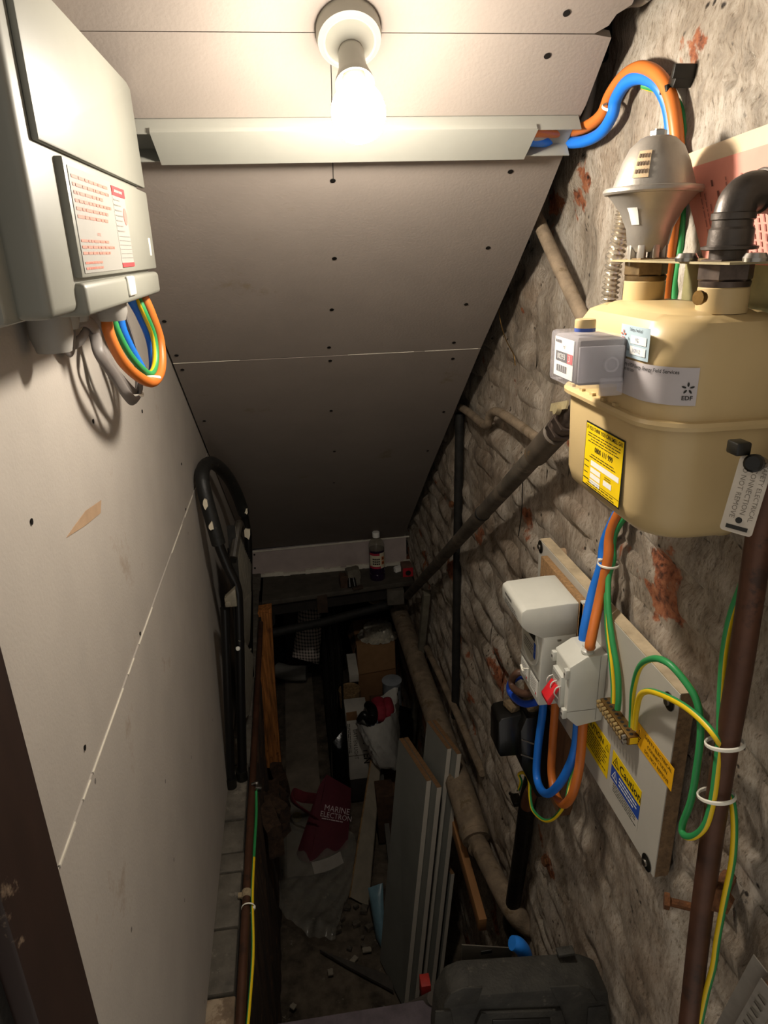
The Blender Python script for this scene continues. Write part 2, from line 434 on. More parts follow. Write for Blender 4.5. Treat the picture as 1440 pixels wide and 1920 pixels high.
# ---- sloping soffit of the stair above: three sheets of plasterboard under dark joists
mb = MB(); mb.prism([S(-.27, -.15, -.09), S(.62, -.15, -.09), S(.62, 3.05, -.09), S(-.27, 3.05, -.09)], SN*.03)
for x in (-.26, .10, .55): mb.prism([S(x-.02, -.1, -.09), S(x+.02, -.1, -.09), S(x+.02, 3.03, -.09), S(x-.02, 3.03, -.09)], -SN*.075)
ceil = struct(mb.build('ceiling', M_VOID, loc=(0, 0, 0)))
XL, XR = -.246, .434
s1, s2, s3 = .6176, 1.3685, 3.02
def sheet(poly, h=0.): 
    return MB().prism([S(x, s, h) for x, s in poly], SN*.012)
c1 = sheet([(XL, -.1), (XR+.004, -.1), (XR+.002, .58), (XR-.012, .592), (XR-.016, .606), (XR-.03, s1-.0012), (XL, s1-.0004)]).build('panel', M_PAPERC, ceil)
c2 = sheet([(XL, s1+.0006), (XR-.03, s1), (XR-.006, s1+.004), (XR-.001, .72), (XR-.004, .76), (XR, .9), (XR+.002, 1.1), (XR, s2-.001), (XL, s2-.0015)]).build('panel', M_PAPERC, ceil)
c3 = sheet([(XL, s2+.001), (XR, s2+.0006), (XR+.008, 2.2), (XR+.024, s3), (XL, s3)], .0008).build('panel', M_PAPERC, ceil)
mb = MB(); x = XL
while x < XR-.03:
    l = rr.uniform(.02, .2)
    if rr.random() < .8: mb.prism([S(x, s2-.001, .0012), S(x+l, s2-.0008, .0012), S(x+l, s2+.0004, .0012), S(x, s2+.0006, .0012)], SN*.001)
    x += l+rr.uniform(0, .03)
mb.build('torn_edge', M_GYPSUM, c3)
mb = MB(); mb.tube([SP(620, 105, .0006), SP(622, 170, .0006), SP(622, 240, .0006), SP(625, 338, .0006)], .0006, 6); mb.build('pencil_line', M_INK, c2)
for q in [(1062, 24)]: screw(SP(*q), c1, -SN)
for q in [(1026, 104), (957, 321), (915, 464), (874, 570), (851, 642), (627, 484), (622, 580), (617, 651), (624, 338), (620, 103), (308, 602), (331, 666)]: screw(SP(*q), c2, -SN)
for q in [(849, 672), (832, 772), (802, 845), (619, 676), (621, 770), (627, 846), (626, 905), (342, 693), (383, 789), (412, 869)]: screw(SP(*q, .001), c3, -SN)

# ---- cellar: ledge with brick tops, lower side wall, floor, end wall, low ceiling behind the shelf
M_DIRT = mat('dark_dirt_floor', '#625749', .95, var=.5, scale=14, bump=.9, bscale=45, col3='#857a6b', thr3=.66, scale3=24)
xx, y2 = np.meshgrid(np.linspace(-.30, .62, 60), np.linspace(.9, 4.4, 200), indexing='ij')
fz = FZ+.03*(fbm(xx*6+3, y2*6, 5, 5)-.5)+.012*(fbm(xx*30, y2*30, 9, 2)-.5)
struct(grid_object('floor', xx, y2, fz, M_DIRT))
struct(MB().bb(-.30, .62, 4.3, 4.36, FZ-.05, -1.2).build('wall_back', mat('sooty_wall', '#2a241f', .95, var=.3, scale=12, bump=.5)))
struct(MB().bb(-.30, .62, 2.93, 4.36, -1.34, -1.28).build('ceiling_cellar', M_VOID))
# rough old timber and earth face under the ledge
M_OLDW = mat('old_rough_timber', '#54402f', .95, var=.5, scale=16, stretch=(1, 1, .18), bump=1., bscale=60, col3='#745437', thr3=.6, scale3=10)
yy3, zz3 = np.meshgrid(np.linspace(.3, 4.35, 240), np.linspace(FZ-.05, -1.365, 90), indexing='ij')
wxl = -.192-.05*np.clip((yy3-2.2)/.2, 0, 1)+.03*(fbm(yy3*5, zz3*2.2, 91, 5)-.5)+.016*(fbm(yy3*40, zz3*4, 95, 2)-.5)
struct(grid_object('wall_left_lower', wxl, yy3, zz3, M_OLDW))
# ledge
M_LEDGE = mat('slate_brick_ledge', '#5f594f', .8, var=.3, scale=22, bump=.5, bscale=90, col3='#726b60', thr3=.62, scale3=30)
M_LEDGE2 = mat('broken_brick_ledge', '#8a7660', .9, var=.3, scale=22, bump=.6, bscale=90, col3='#a08f78', thr3=.55, scale3=14)
ledge = struct(MB().bb(-.268, -.186, .30, 2.95, -1.40, -1.362).build('trim_1', mat('mortar_bed', '#2b2723', .95, var=.3), loc=(0, 0, 0)))
ys = [.62, .80]+[PZ(*q, -1.345).y for q in ((430, 1862), (437, 1738), (452, 1632), (456, 1595), (462, 1533))]+[1.62, 1.84, 2.06, 2.28, 2.5, 2.72, 2.92]
ys = sorted(ys)
for i in range(len(ys)-1):
    mb = MB(); mb.bb(-.262, -.196+rnd.uniform(-.003, .002), ys[i]+.0025, ys[i+1]-.0025, -1.39, -1.346+rnd.uniform(-.004, .001), bev=.004)
    mb.build('brick', M_LEDGE2 if i < 2 else M_LEDGE, ledge)

# ---- steps below the door
M_STEP = mat('dusty_step', '#5b5257', .9, var=.3, scale=18, bump=.5, bscale=80)
step = struct(MB().bb(-.19, .49, .30, 1.0, -1.56, -1.50, bev=.006).bb(-.19, .49, .30, .97, -2.4, -1.56).build('step_1', M_STEP))

# ---- dark door frame on the left
M_FRAME = mat('dark_door_frame', '#2e1e17', .55, var=.35, scale=7, stretch=(1, 1, .3), bump=.15, col3='#7d6a57', thr3=.67, scale3=9)
fr = MB().bb(-.33, -.246, .425, .524, -1.7, .5, bev=.004).build('door_1', M_FRAME, loc=(0, 0, 0)); struct(fr)
MB().bb(-.36, -.262, .335, .423, -1.7, .5, bev=.003).build('door_stop', M_BLK2, fr)
MB().bb(-.40, -.258, .22, .333, -1.7, .5, bev=.004).build('casing', mat('worn_casing', '#6b543c', .7, var=.4, scale=9), fr)

# ---- end of the soffit: plasterboard strip, dark shelf, beam
mb = MB(); mb.prism([(-.262, 2.868, -1.237), (.468, 2.868, -1.222), (.468, 2.868, -1.352), (-.262, 2.868, -1.36)], (0, .0125, 0))
strip = struct(mb.build('wall_back_upper', mat('plasterboard_strip', '#a89a94', .85, var=.08, scale=14, bump=.1), loc=(0, 0, 0)))
mb = MB(); x = -.25
while x < .46:
    l = rr.uniform(.01, .05)
    t = (x+.25)/.71
    mb.bb(x, x+l, 2.858-rr.uniform(0, .008), 2.867, -1.366+t*.006, -1.355+t*.006+rr.uniform(0, .012)); 
    mb.bb(x, x+l, 2.862, 2.867, -1.241+t*.014, -1.236+t*.014+rr.uniform(0, .003)); x += l
mb.build('ragged_edge', M_GYPSUM, strip)
for q in ((477, 1040), (478, 1065)): screw(PY(*q, 2.867), strip, (0, -1, 0))
# ================================================================== LAMP AND TRUNKING
LB = S(.099, .6126)
def bulb_material():
    # frosted bulb: the dome gives off most of the light, the neck by the cap little
    m = bpy.data.materials.new('lit_bulb'); m.use_nodes = True; N = m.node_tree.nodes; L_ = m.node_tree.links; b = N['Principled BSDF']
    g = N.new('ShaderNodeNewGeometry'); d = N.new('ShaderNodeVectorMath'); d.operation = 'DOT_PRODUCT'; L_.new(g.outputs['Position'], d.inputs[0]); d.inputs[1].default_value = -SN
    h0 = -SN.dot(LB); r = N.new('ShaderNodeMapRange'); r.interpolation_type = 'SMOOTHSTEP'; L_.new(d.outputs['Value'], r.inputs[0])
    r.inputs[1].default_value = h0+.095; r.inputs[2].default_value = h0+.140; r.inputs[3].default_value = BULB_STRENGTH*.2; r.inputs[4].default_value = BULB_STRENGTH
    L_.new(r.outputs[0], b.inputs['Emission Strength']); b.inputs['Emission Color'].default_value = (1.0, .91, .79, 1); b.inputs['Base Color'].default_value = (.9, .9, .88, 1)
    return m
M_BULB = bulb_material()
lamp = thing('ceiling_light', LB, 'lit bare bulb in a white batten lampholder on the sloping ceiling', 'lamp')
MB().lathe([(0, 0), (.038, 0), (.0385, .010), (.037, .019), (.031, .0225), (.0285, .0215), (.0275, .0228), (.0145, .033), (0, .033)], LB, -SN, 40).build('base', M_CREAM, lamp)
MB().lathe([(.0135, .033), (.0140, .036), (.0148, .037), (.0150, .042), (.0162, .060), (.0195, .073), (.0218, .079), (.0222, .084), (.0205, .0845), (.0190, .080), (.0165, .072), (.0150, .060)], LB, -SN, 40).build('lampholder', M_CREAM, lamp)
MB().lathe([(.0120, .058), (.0128, .074), (.0130, .082), (0, .083)], LB, -SN, 24).build('bulb_cap', M_ZINC, lamp)
MB().lathe([(.0131, .0825), (.0145, .088), (.0185, .096), (.0250, .105), (.0290, .114), (.0305, .124), (.0295, .134), (.0255, .1435), (.0185, .150), (.009, .1535), (0, .1542)], LB, -SN, 40).build('bulb', M_BULB, lamp)

T0 = .736
def tk(x, a, h): return S(x, T0+a, h)
tr = thing('cable_trunking', tk(.1, .025, 0), 'white plastic mini trunking running across the ceiling behind the bulb', 'trunking')
mb = MB()
xa, xb = -.249, .428
for a, h0, h1, w in ((0, 0, .0245, .0015), (.0485, 0, .0225, .0015)):
    mb.prism([tk(xa, a, h0), tk(xb, a, h0), tk(xb, a, h1), tk(xa, a, h1)], SD*w)
mb.prism([tk(xa, 0, 0), tk(xb, 0, 0), tk(xb, .05, 0), tk(xa, .05, 0)], -SN*.0015)
M_TRUNK = mat('trunking_pvc', '#8d8c83', .4, var=.02)
mb.build('channel', M_TRUNK, tr)
x0 = SP(285, 265, .026).x; x1 = SP(1004, 250, .026).x
mb = MB(); mb.prism([tk(x0, -.0018, .0245), tk(x1+.002, -.0018, .0245), tk(x1-.003, .0518, .0245), tk(x0+.004, .0518, .0245)], -SN*.0018)
mb.prism([tk(x0, -.0018, .0185), tk(x1, -.0018, .0185), tk(x1, -.0018, .0262), tk(x0, -.0018, .0262)], -SD*.0012)
mb.build('lid', M_TRUNK, tr)

# ================================================================== CONSUMER UNIT on the left wall
CX = -.168
K = 1.2
cu = thing('consumer_unit', (-.21, .84, -.045), 'cream consumer unit fuse box mounted high on the left wall', 'fuse box')
M_CU = mat('cream_enclosure', '#7d7c72', .5, var=.02)
MB().bb(LX, -.200, .55, 1.012, -.046, .192, bev=.006).build('back_box', M_CU, cu)
MB().bb(-.205, CX-.006, .575, 1.010, -.044, .194, bev=.008, seg=3).build('front_body', M_CU, cu)
def kk(y0, y1, z0, z1): return y0*K, y1*K, z0*K, z1*K
mb = MB(); mb.prism([(CX-.006, .50*K, .068*K), (CX-.006, .857*K, .0685*K), (CX-.006, .850*K, .1615*K), (CX-.006, .835*K, .1645*K), (CX-.006, .50*K, .1645*K)], (.006, 0, 0), bev=.0018)
mb.build('upper_cover', M_CU, cu)
mb = MB(); mb.bb(CX-.013, CX+.001, *kk(.542, .856, -.0135, .0645), bev=.002); flap = mb.build('flap', M_CU, cu)
MB().bb(CX+.0005, CX+.002, *kk(.826, .834, .0, .018), bev=.0007).build('finger_slot', M_GPLAST, flap)
mb = MB(); mb.bb(CX-.026, CX+.003, *kk(.538, .852, -.0395, -.0165), bev=.005, seg=3); base = mb.build('bottom_trim', M_CU, cu)
MB().bb(CX+.001, CX+.006, *kk(.676, .704, -.034, -.0165), bev=.0028, seg=3).build('latch', M_WPLAST, base)
mb = MB(); R_, U_ = V3((0, 1, 0)), V3((0, 0, 1)); fx = CX+.001
def q3(y, z, d=.0006): return (fx+d, y*K, z*K)
mb.card(q3(.612, .0245, 0), R_, U_, .128*K, .070*K, mi=0)
mb.lines(q3(.609, .0535), R_, U_, .112*K, 6, .0052*K, .0022*K, mi=1, seed=1)
mb.text('NOTICE', q3(.607, .0165), R_, U_, .0032*K, mi=1)
mb.lines(q3(.607, .0115), R_, U_, .112*K, 3, .0042*K, .0018*K, mi=1, seed=2)
mb.lines(q3(.580, -.0035), R_, U_, .055*K, 2, .0038*K, .0016*K, mi=1, seed=4)
mb.build('instruction_sticker', [mat('faint_sticker', '#85827b', .5, var=.02), mat('faint_red_print', '#ad6656', .6, var=.05)], cu)
mb = MB(); mb.card(q3(.703, .0245, 0), R_, U_, .052*K, .066*K, mi=0)
mb.card(q3(.703, .0535, .0005), R_, U_, .052*K, .0075*K, mi=1); mb.card(q3(.703, -.007, .0005), R_, U_, .052*K, .0035*K, mi=1)
mb.lines(q3(.703, .0535, .0007), R_, U_, .04*K, 1, .003, .0026, mi=0, lift=.0008, seed=5)
mb.lines(q3(.694, .0465, .0007), R_, U_, .03*K, 7, .0042*K, .0012, mi=2, seed=6)
mb.lathe([(0, 0), (.0086, 0), (.0086, .0005), (0, .0005)], q3(.719, .034), (1, 0, 0), 18, mi=3)
for k in range(6): mb.lines(q3(.703, .017-k*.0036, .0007), R_, U_, .047*K, 1, .004, .0005, mi=2, seed=9, jag=0)
mb.build('test_sticker', [mat('sticker_white', '#898780', .5, var=.02), M_RED, mat('grey_print', '#7b7670', .6, var=.02), mat('pink_print', '#b8685f', .6, var=.02)], cu)
M_GLAND = mat('grey_gland', '#8f8b84', .5, var=.05)
def gland(px, py, X, r, h):
    p = PX(px, py, X); p.z = -.045
    MB().lathe([(0, 0), (r, 0), (r, h*.6), (r*.8, h), (0, h)], p, (0, 0, -1), 12).build('gland', M_GLAND, cu)
gland(207, 570, -.192, .017, .022); gland(85, 570, -.225, .020, .040); gland(118, 570, -.232, .014, .026); gland(140, 572, -.225, .014, .02)

def cable(name, pts, r, mats, label, n=12, fmi=None, twist=0, sub=7, cat='cable', group=None):
    o = MB().tube(pts, r, n, sub=sub, fmi=fmi, twist=twist).build(name, mats, smooth=60)
    return tag(o, label, cat, group)
def gy(k, i): return 0 if k % 12 < 6 else 1
# tails hanging in a loop under the fuse box
def L(px, py, X): return PX(px, py, max(X, -.240))
cable('meter_tail_cable', [L(200, 575, -0.2015), L(203, 620, -0.2015), L(228, 675, -0.1950), L(262, 708, -0.1859), L(288, 716, -0.1794), L(302, 690, -0.1742), L(300, 640, -0.1742), L(284, 590, -0.1781), L(268, 553, -0.1846), L(262, 535, -0.1898)], .0066, M_ORANGE, 'orange tail looping below the fuse box and back up')
cable('earth_cable', [L(212, 575, -0.2054), L(216, 610, -0.2054), L(240, 660, -0.1989), L(268, 693, -0.1898), L(284, 700, -0.1833), L(292, 675, -0.1794), L(288, 630, -0.1794), L(270, 585, -0.1833), L(256, 553, -0.1898), L(250, 535, -0.1950)], .0045, [M_YELLOW, M_GREEN], 'green and yellow earth cable looping below the fuse box', fmi=gy)
cable('meter_tail_cable', [L(222, 575, -0.2106), L(230, 620, -0.2106), L(255, 672, -0.2041), L(276, 704, -0.1950), L(287, 690, -0.1885), L(282, 640, -0.1872), L(262, 590, -0.1911), L(243, 556, -0.1976), L(238, 535, -0.2015)], .006, M_BLUE, 'blue tail looping below the fuse box behind the earth cable')
def flat_cable(pts, label, r=.0068):
    o = MB().tube(pts, r, 12, sub=7, flat=((1, 0, 0), .45, 1.0)).build('grey_cable', M_GREYC, smooth=60); return tag(o, label, 'cable', 'grey twin cables under the fuse box')
flat_cable([L(98, 612, -0.2655), L(108, 632, -0.2594), L(128, 645, -0.2470), L(150, 638, -0.2408), L(165, 617, -0.2347), L(178, 630, -0.2285), L(187, 665, -0.2223), L(215, 705, -0.2161), L(238, 740, -0.2100), L(252, 752, -0.2075), L(262, 735, -0.2050), L(262, 690, -0.2050), L(248, 640, -0.2075), L(232, 590, -0.2100), L(224, 545, -0.2124)], 'grey cable drooping lowest under the fuse box in a tied loop')
flat_cable([L(118, 590, -0.2532), L(122, 625, -0.2532), L(134, 640, -0.2470), L(138, 615, -0.2408), L(152, 602, -0.2347), L(172, 608, -0.2285), L(190, 640, -0.2248), L(212, 690, -0.2174), L(242, 728, -0.2124), L(256, 735, -0.2100), L(256, 690, -0.2100), L(240, 640, -0.2124), L(226, 600, -0.2149), L(216, 545, -0.2174)], 'grey cable arching up then down beside the gland')
flat_cable([L(128, 585, -0.2470), L(133, 620, -0.2470), L(136, 648, -0.2445), L(131, 660, -0.2470), L(122, 652, -0.2532), L(112, 630, -0.2618), L(104, 600, -0.2668)], 'short grey cable bent in a tight hook below the fuse box', .006)
def tie_ring(name, c, ax, r, label, w=.0024, tail=None, thk=.0012, el=(1, 1)):
    c = V3(c); ax = V3(ax).normalized(); u = ax.orthogonal().normalized(); v = ax.cross(u)
    mb = MB(); mb.tube([c+u*(r*math.cos(a)*el[0])+v*(r*math.sin(a)*el[1]) for a in [k*math.pi/8 for k in range(16)]], w*.6, 6, closed=True, sub=2, flat=(ax, 1.0, .5))
    if tail is not None: mb.box(c+V3(tail)*(r+.002), (.006, .006, .005), None, .001)
    return tag(mb.build(name, M_TIE), label, 'cable tie')
tie_ring('cable_tie', L(284, 709, -0.1833), (0, .3, .95), .0115, 'cable tie holding the orange and earth loop under the fuse box', w=.0035, tail=(.3, .7, -.4))
tie_ring('cable_tie', L(256, 742, -0.2075), (0, .2, 1), .0085, 'cable tie at the bottom of the grey cable loop', w=.003, tail=(.5, .6, 0))
# ================================================================== GAS METER and its pipework on the right wall
def rring(hx, hy, r, n=7):
    pts = []
    for (sx, sy, a0) in ((1, 1, 0), (-1, 1, 90), (-1, -1, 180), (1, -1, 270)):
        for k in range(n):
            a = math.radians(a0+90*k/(n-1)); pts.append((sx*(hx-r)+r*math.cos(a), sy*(hy-r)+r*math.sin(a)))
    return pts
def loft(mb, secs, cx, cy, mi=0, n=7, axis='z'):
    rings = []
    for hx, hy, r, z in secs:
        rings.append([mb.bm.verts.new((cx+x, cy+y, z)) for x, y in rring(hx, hy, min(r, hx-.0005, hy-.0005), n)])
    fs = []
    for A, B in zip(rings[:-1], rings[1:]):
        for k in range(len(A)):
            fs.append(mb.bm.faces.new((A[k], A[(k+1) % len(A)], B[(k+1) % len(A)], B[k])))
    fs.append(mb.bm.faces.new(rings[0])); fs.append(mb.bm.faces.new(rings[-1]))
    bmesh.ops.recalc_face_normals(mb.bm, faces=fs)
    for f in fs: f.material_index = mi
    return mb
GX, GY, GHX, GHY, GR = .4025, .70, .0725, .12, .045
M_METER = mat('meter_cream_enamel', '#bda577', .38, var=.05, scale=9, bump=.03, col3='#a08350', thr3=.70, scale3=11)
gm = thing('gas_meter', (GX, GY, -.285), 'cream gas meter hung from two brass unions on the brick wall', 'gas meter')
mb = MB(); loft(mb, [(GHX-.03, GHY-.03, .03, -.284), (GHX-.016, GHY-.016, .04, -.281), (GHX-.006, GHY-.006, .045, -.272), (GHX-.002, GHY-.002, GR, -.256), (GHX, GHY, GR, -.18), (GHX, GHY, GR, -.162)], GX, GY)
lo = mb.build('lower_case', M_METER, gm)
mb = MB(); loft(mb, [(GHX, GHY, GR, -.160), (GHX-.001, GHY-.001, GR, -.105), (GHX-.004, GHY-.004, GR, -.085), (GHX-.012, GHY-.012, .042, -.071), (GHX-.024, GHY-.024, .036, -.0655), (GHX-.028, GHY-.028, .034, -.0665), (GHX-.034, GHY-.034, .03, -.063), (GHX-.05, GHY-.05, .02, -.062)], GX, GY)
up = mb.build('upper_case', M_METER, gm)
mb = MB(); loft(mb, [(GHX+.001, GHY+.001, GR, -.1665), (GHX+.0075, GHY+.0075, GR+.006, -.1655), (GHX+.008, GHY+.008, GR+.006, -.1615), (GHX+.006, GHY+.006, GR+.005, -.158), (GHX+.001, GHY+.001, GR, -.1575)], GX, GY)
for k in range(5): mb.bb(.3262, .331, .66+k*.028, .668+k*.028, -.160, -.1545)
mb.build('seam_flange', M_METER, gm)
for y, x in ((.66, .38), (.76, .42), (.63, .44)): MB().lathe([(0, 0), (.014, 0), (.013, .010), (.008, .013), (0, .013)], (x, y, -.2815), (0, 0, -1), 16).build('foot_boss', M_METER, lo)
def mwrap(u, z, d=.0007):
    yn = GY-GHY; xf = GX-GHX; r = GR; Lq = math.pi*r/2
    if u < 0: return V3((xf-d, yn+r-u, z))
    if u < Lq:
        a = u/r; return V3((xf+r-(r+d)*math.cos(a), yn+r-(r+d)*math.sin(a), z))
    return V3((xf+r+u-Lq, yn-d, z))
def wstick(mb, u0, u1, z0, z1, d=.0007, mi=0, n=16): return mb.grid(lambda a, b: mwrap(u0+(u1-u0)*a, z0+(z1-z0)*b, d), n, 2, mi)
def wtext(mb, t, u, z, size, d=.0013, mi=0, align='CENTER', wide=1., bold=0.):
    tmp = MB(); tmp.text(t, (0, 0, 0), (1, 0, 0), (0, 1, 0), size, 0, align, 0, wide, bold); tmp.bm.verts.ensure_lookup_table(); tmp.bm.verts.index_update()
    vv = [mb.bm.verts.new(mwrap(u+v.co.x, z+v.co.y, d)) for v in tmp.bm.verts]
    for f in tmp.bm.faces: 
        q = mb.bm.faces.new([vv[v.index] for v in f.verts]); q.material_index = mi
    tmp.bm.free()
def wlines(mb, u, z, w, n, pitch, th, mi, d=.0013, seed=0, jag=.25, center=True):
    r = random.Random(seed)
    for k in range(n):
        tot = w*(1-jag*r.random()); x = u-tot/2 if center else u-w/2; e = x+tot
        while x < e-.0004:
            l = min(e-x, w*(.05+.1*r.random())); wstick(mb, x, x+l, z-k*pitch-th/2, z-k*pitch+th/2, d, mi, 4); x += l+w*.02
# yellow gas emergency label
u0, u1, z0, z1 = -.107, -.012, -.262, -.188; uc = (u0+u1)/2
mb = MB(); wstick(mb, u0, u1, z0, z1, .0006, 1); wstick(mb, u0+.0018, u1-.0018, z0+.0018, z1-.0018, .0010, 0)
wtext(mb, 'IF YOU THINK YOU CAN SMELL GAS', uc, z1-.006, .0062, mi=1, wide=.86, bold=.012)
wlines(mb, uc, z1-.0115, .082, 4, .0031, .0009, 1, seed=1)
wtext(mb, '0800 111 999', uc+.002, z1-.0275, .0085, mi=1, wide=.95, bold=.01)
wlines(mb, uc, z1-.0345, .075, 2, .003, .0009, 1, seed=2)
wstick(mb, u0+.020, u1-.006, z1-.047, z1-.041, .0012, 2); 
for k in range(3): wstick(mb, u0+.020, u0+.046, z1-.0545-k*.0068, z1-.049-k*.0068, .0012, 2)
wstick(mb, u0+.054, u0+.074, z1-.060, z1-.054, .0012, 2)
wlines(mb, u0+.010, z1-.044, .013, 4, .0068, .0010, 1, seed=4, center=False); wlines(mb, u0+.064, z1-.050, .018, 2, .0022, .0007, 1, seed=5)
wstick(mb, u0+.002, u1-.002, z0+.0088, z0+.0093, .0012, 1); wlines(mb, uc, z0+.0066, .08, 2, .003, .0009, 1, seed=6)
mb.build('warning_label', [M_LABY, M_INK, M_WHITE], lo)
# light-blue test sticker
mb = MB(); wstick(mb, -.043, .012, -.106, -.076, .0006, 0); wtext(mb, 'Safety checked', -.012, -.0795, .0042, .0012, 1)
for z, t, h in ((-.0885, 'By', 'FG'), (-.0985, 'Date', '1/09/12')):
    wstick(mb, -.021, .008, z-.0038, z+.0038, .0011, 2); wtext(mb, t, -.025, z, .0034, .0012, 1); wtext(mb, h, -.008, z, .0052, .0016, 3)
def petals(mb, u, z, s, mi):
    for k in range(5):
        a = math.pi/2+k*2*math.pi/5
        c, t = (u+s*.62*math.cos(a), z+s*.62*math.sin(a)), (math.cos(a), math.sin(a))
        pts = []
        for j in range(8):
            b = j*math.pi/4; e = (s*.36*math.cos(b), s*.16*math.sin(b)); pts.append(mwrap(c[0]+t[0]*e[0]-t[1]*e[1], c[1]+t[1]*e[0]+t[0]*e[1], .0013))
        f = mb.bm.faces.new([mb.bm.verts.new(p) for p in pts]); f.material_index = mi
petals(mb, -.0365, -.086, .0055, 4); wtext(mb, 'EDF', -.0365, -.0965, .0052, mi=5, bold=.02)
mb.build('test_label', [mat('pale_blue_label', '#a9bcc4', .5, var=.03), M_INK, M_WHITE, mat('blue_biro', '#5d6b8a', .6), mat('edf_orange', '#cc5a3a', .6), M_LABBL], up)
# white ownership label wrapped round the corner
mb = MB(); wstick(mb, -.042, .060, -.1425, -.108, .0006, 0, 24)
wtext(mb, 'Property of EDF Energy, Energy Field Services', -.039, -.1125, .0048, .0012, 1, 'LEFT', wide=.92, bold=.008)
wtext(mb, 'Tel: 0845 300 5000', -.039, -.1175, .0038, .0012, 1, 'LEFT')
petals(mb, .052, -.1265, .0058, 1); wtext(mb, 'EDF', .052, -.1355, .0055, mi=1, bold=.02)
mb.build('ownership_label', [mat('lilac_white_label', '#b7b0b0', .5, var=.03), M_INK], up)
# index: clear plastic housing on the front
M_CLEAR = mat('clear_plastic', '#e8e4ea', .08, trans=.0, alpha=.2, var=.02, spec=.8)
ix0, ix1 = .277, .3305
iy0, iy1 = .650, .722
ind = MB().bb(ix0+.004, ix1, iy0+.003, iy1-.003, -.133, -.0885, bev=.003).build('index_block', mat('index_grey', '#6f6967', .5, var=.06), up)
mb = MB(); R_, U_ = V3((0, -1, 0)), V3((0, 0, 1)); yc = (iy0+iy1)/2+.004
mb.card((ix0+.0035, yc, -.1105), R_, U_, .050, .0395, .0005, mi=0)
mb.card((ix0+.003, yc+.004, -.1095), R_, U_, .032, .0095, .0005, mi=1); mb.card((ix0+.003, yc-.0175, -.1095), R_, U_, .013, .0095, .0006, mi=2)
mb.text('00293', (ix0+.0028, yc+.004, -.1095), R_, U_, .0085, mi=0, lift=.0008); mb.text('3', (ix0+.0028, yc-.0175, -.1095), R_, U_, .0085, mi=0, lift=.001)
mb.text('m³', (ix0+.0028, yc-.002, -.099), R_, U_, .0065, mi=1); mb.lines((ix0+.0028, yc+.012, -.0945), R_, U_, .020, 1, .003, .0028, mi=1, seed=2)
for k in range(16):
    mb.bb(ix0+.0028, ix0+.0032, yc+.017-k*.0018, yc+.017-k*.0018+(.0004+.0008*((k*7) % 3)/2), -.1255, -.1185, mi=1)
mb.build('index_dial', [M_WHITE, M_INK, M_RED], up)
mb = MB(); mb.bb(ix0, ix1-.004, iy0, iy1, -.1365, -.0845, bev=.004, seg=2)
mb.bb(ix0+.001, ix1-.006, iy0-.0045, iy0-.001, -.129, -.094, bev=.0015)
mb.bb(ix0+.024, ix0+.048, iy0-.006, iy0-.001, -.143, -.125, bev=.002); mb.lathe([(.0075, 0), (.0075, .004), (.0055, .004), (.0055, 0)], (ix0+.034, iy0-.002, -.112), (0, -1, 0), 20)
mb.build('clear_cover', M_CLEAR, up)
MB().lathe([(0, 0), (.0105, 0), (.0105, .0035), (.0105, .0105), (.0098, .012), (0, .012)], (ix0+.024, (iy0+iy1)/2+.004, -.0845), (0, 0, 1), 24, fmi=lambda i: 1 if i == 1 else 0).build('blue_band_plug', [M_METER, mat('blue_band', '#3d55a0', .5, var=.08)], up)
# unions
UZ = -.063
M_UNION = mat('worn_bronze_union', '#7a6546', .42, metal=.75, var=.3, scale=50)
M_UNION2 = mat('dark_bronze_union', '#5c5048', .4, metal=.75, var=.3, scale=50)
for (x, y, r, m_) in ((.405, .775, .0225, M_UNION), (.405, .625, .0235, M_UNION2)):
    MB().lathe([(0, 0), (.0225, 0), (.0225, .022), (.021, .024), (0, .024)], (x, y, UZ-.002), (0, 0, 1), 28).build('spigot', M_METER, gm)
    mb = MB(); mb.lathe([(0, 0), (.022, 0), (.0225, .003), (.0225, .005), (0, .005)], (x, y, UZ+.021), (0, 0, 1), 28); hexnut(mb, V3((x, y, UZ+.026)), (0, 0, 1), r+.001, .019); mb.build('union_nut', m_, gm)
mb = MB(); mb.lathe([(0, 0), (.005, 0), (.005, .004), (.0065, .004), (.0065, .007), (0, .007)], (.378, .612, -.050), (-1, -.3, 0), 14); mb.build('test_nipple', M_BRASS, gm)

# ---- pressure regulator above the far union
RX, RY = .405, .777
reg = thing('gas_regulator', (RX, RY, -.018), 'silver dome-shaped gas regulator standing above the gas meter', 'regulator')
M_ALU = mat('cast_aluminium', '#a39c92', .38, metal=.6, var=.12, scale=20, bump=.06, bscale=300)
MB().lathe([(.017, .010), (.022, .018), (.0245, .034), (.033, .052), (.044, .066), (.047, .069)], (RX, RY, -.022), (0, 0, 1), 48).build('cone_body', M_ALU, reg)
mb = MB(); mb.lathe([(.044, .0685), (.0505, .069), (.052, .071), (.052, .073), (.0505, .0752), (.042, .0765)], (RX, RY, -.022), (0, 0, 1), 48); mb.build('rim', M_ALU, reg)
MB().lathe([(.0425, .0762), (.040, .084), (.0345, .100), (.0275, .114), (.018, .1225), (.0125, .1245), (0, .1245)], (RX, RY, -.022), (0, 0, 1), 48).build('dome', M_ALU, reg)
mb = MB(); hexnut(mb, V3((RX, RY, .1020)), (0, 0, 1), .0085, .006); mb.lathe([(0, 0), (.005, 0), (.005, .001), (0, .001)], (RX, RY, .108), (0, 0, 1), 14); mb.build('cap_nut', M_STEEL, reg)
mb = MB(); mb.lathe([(0, 0), (.018, 0), (.018, .002)], (RX, RY, -.0275), (0, 0, 1), 28)
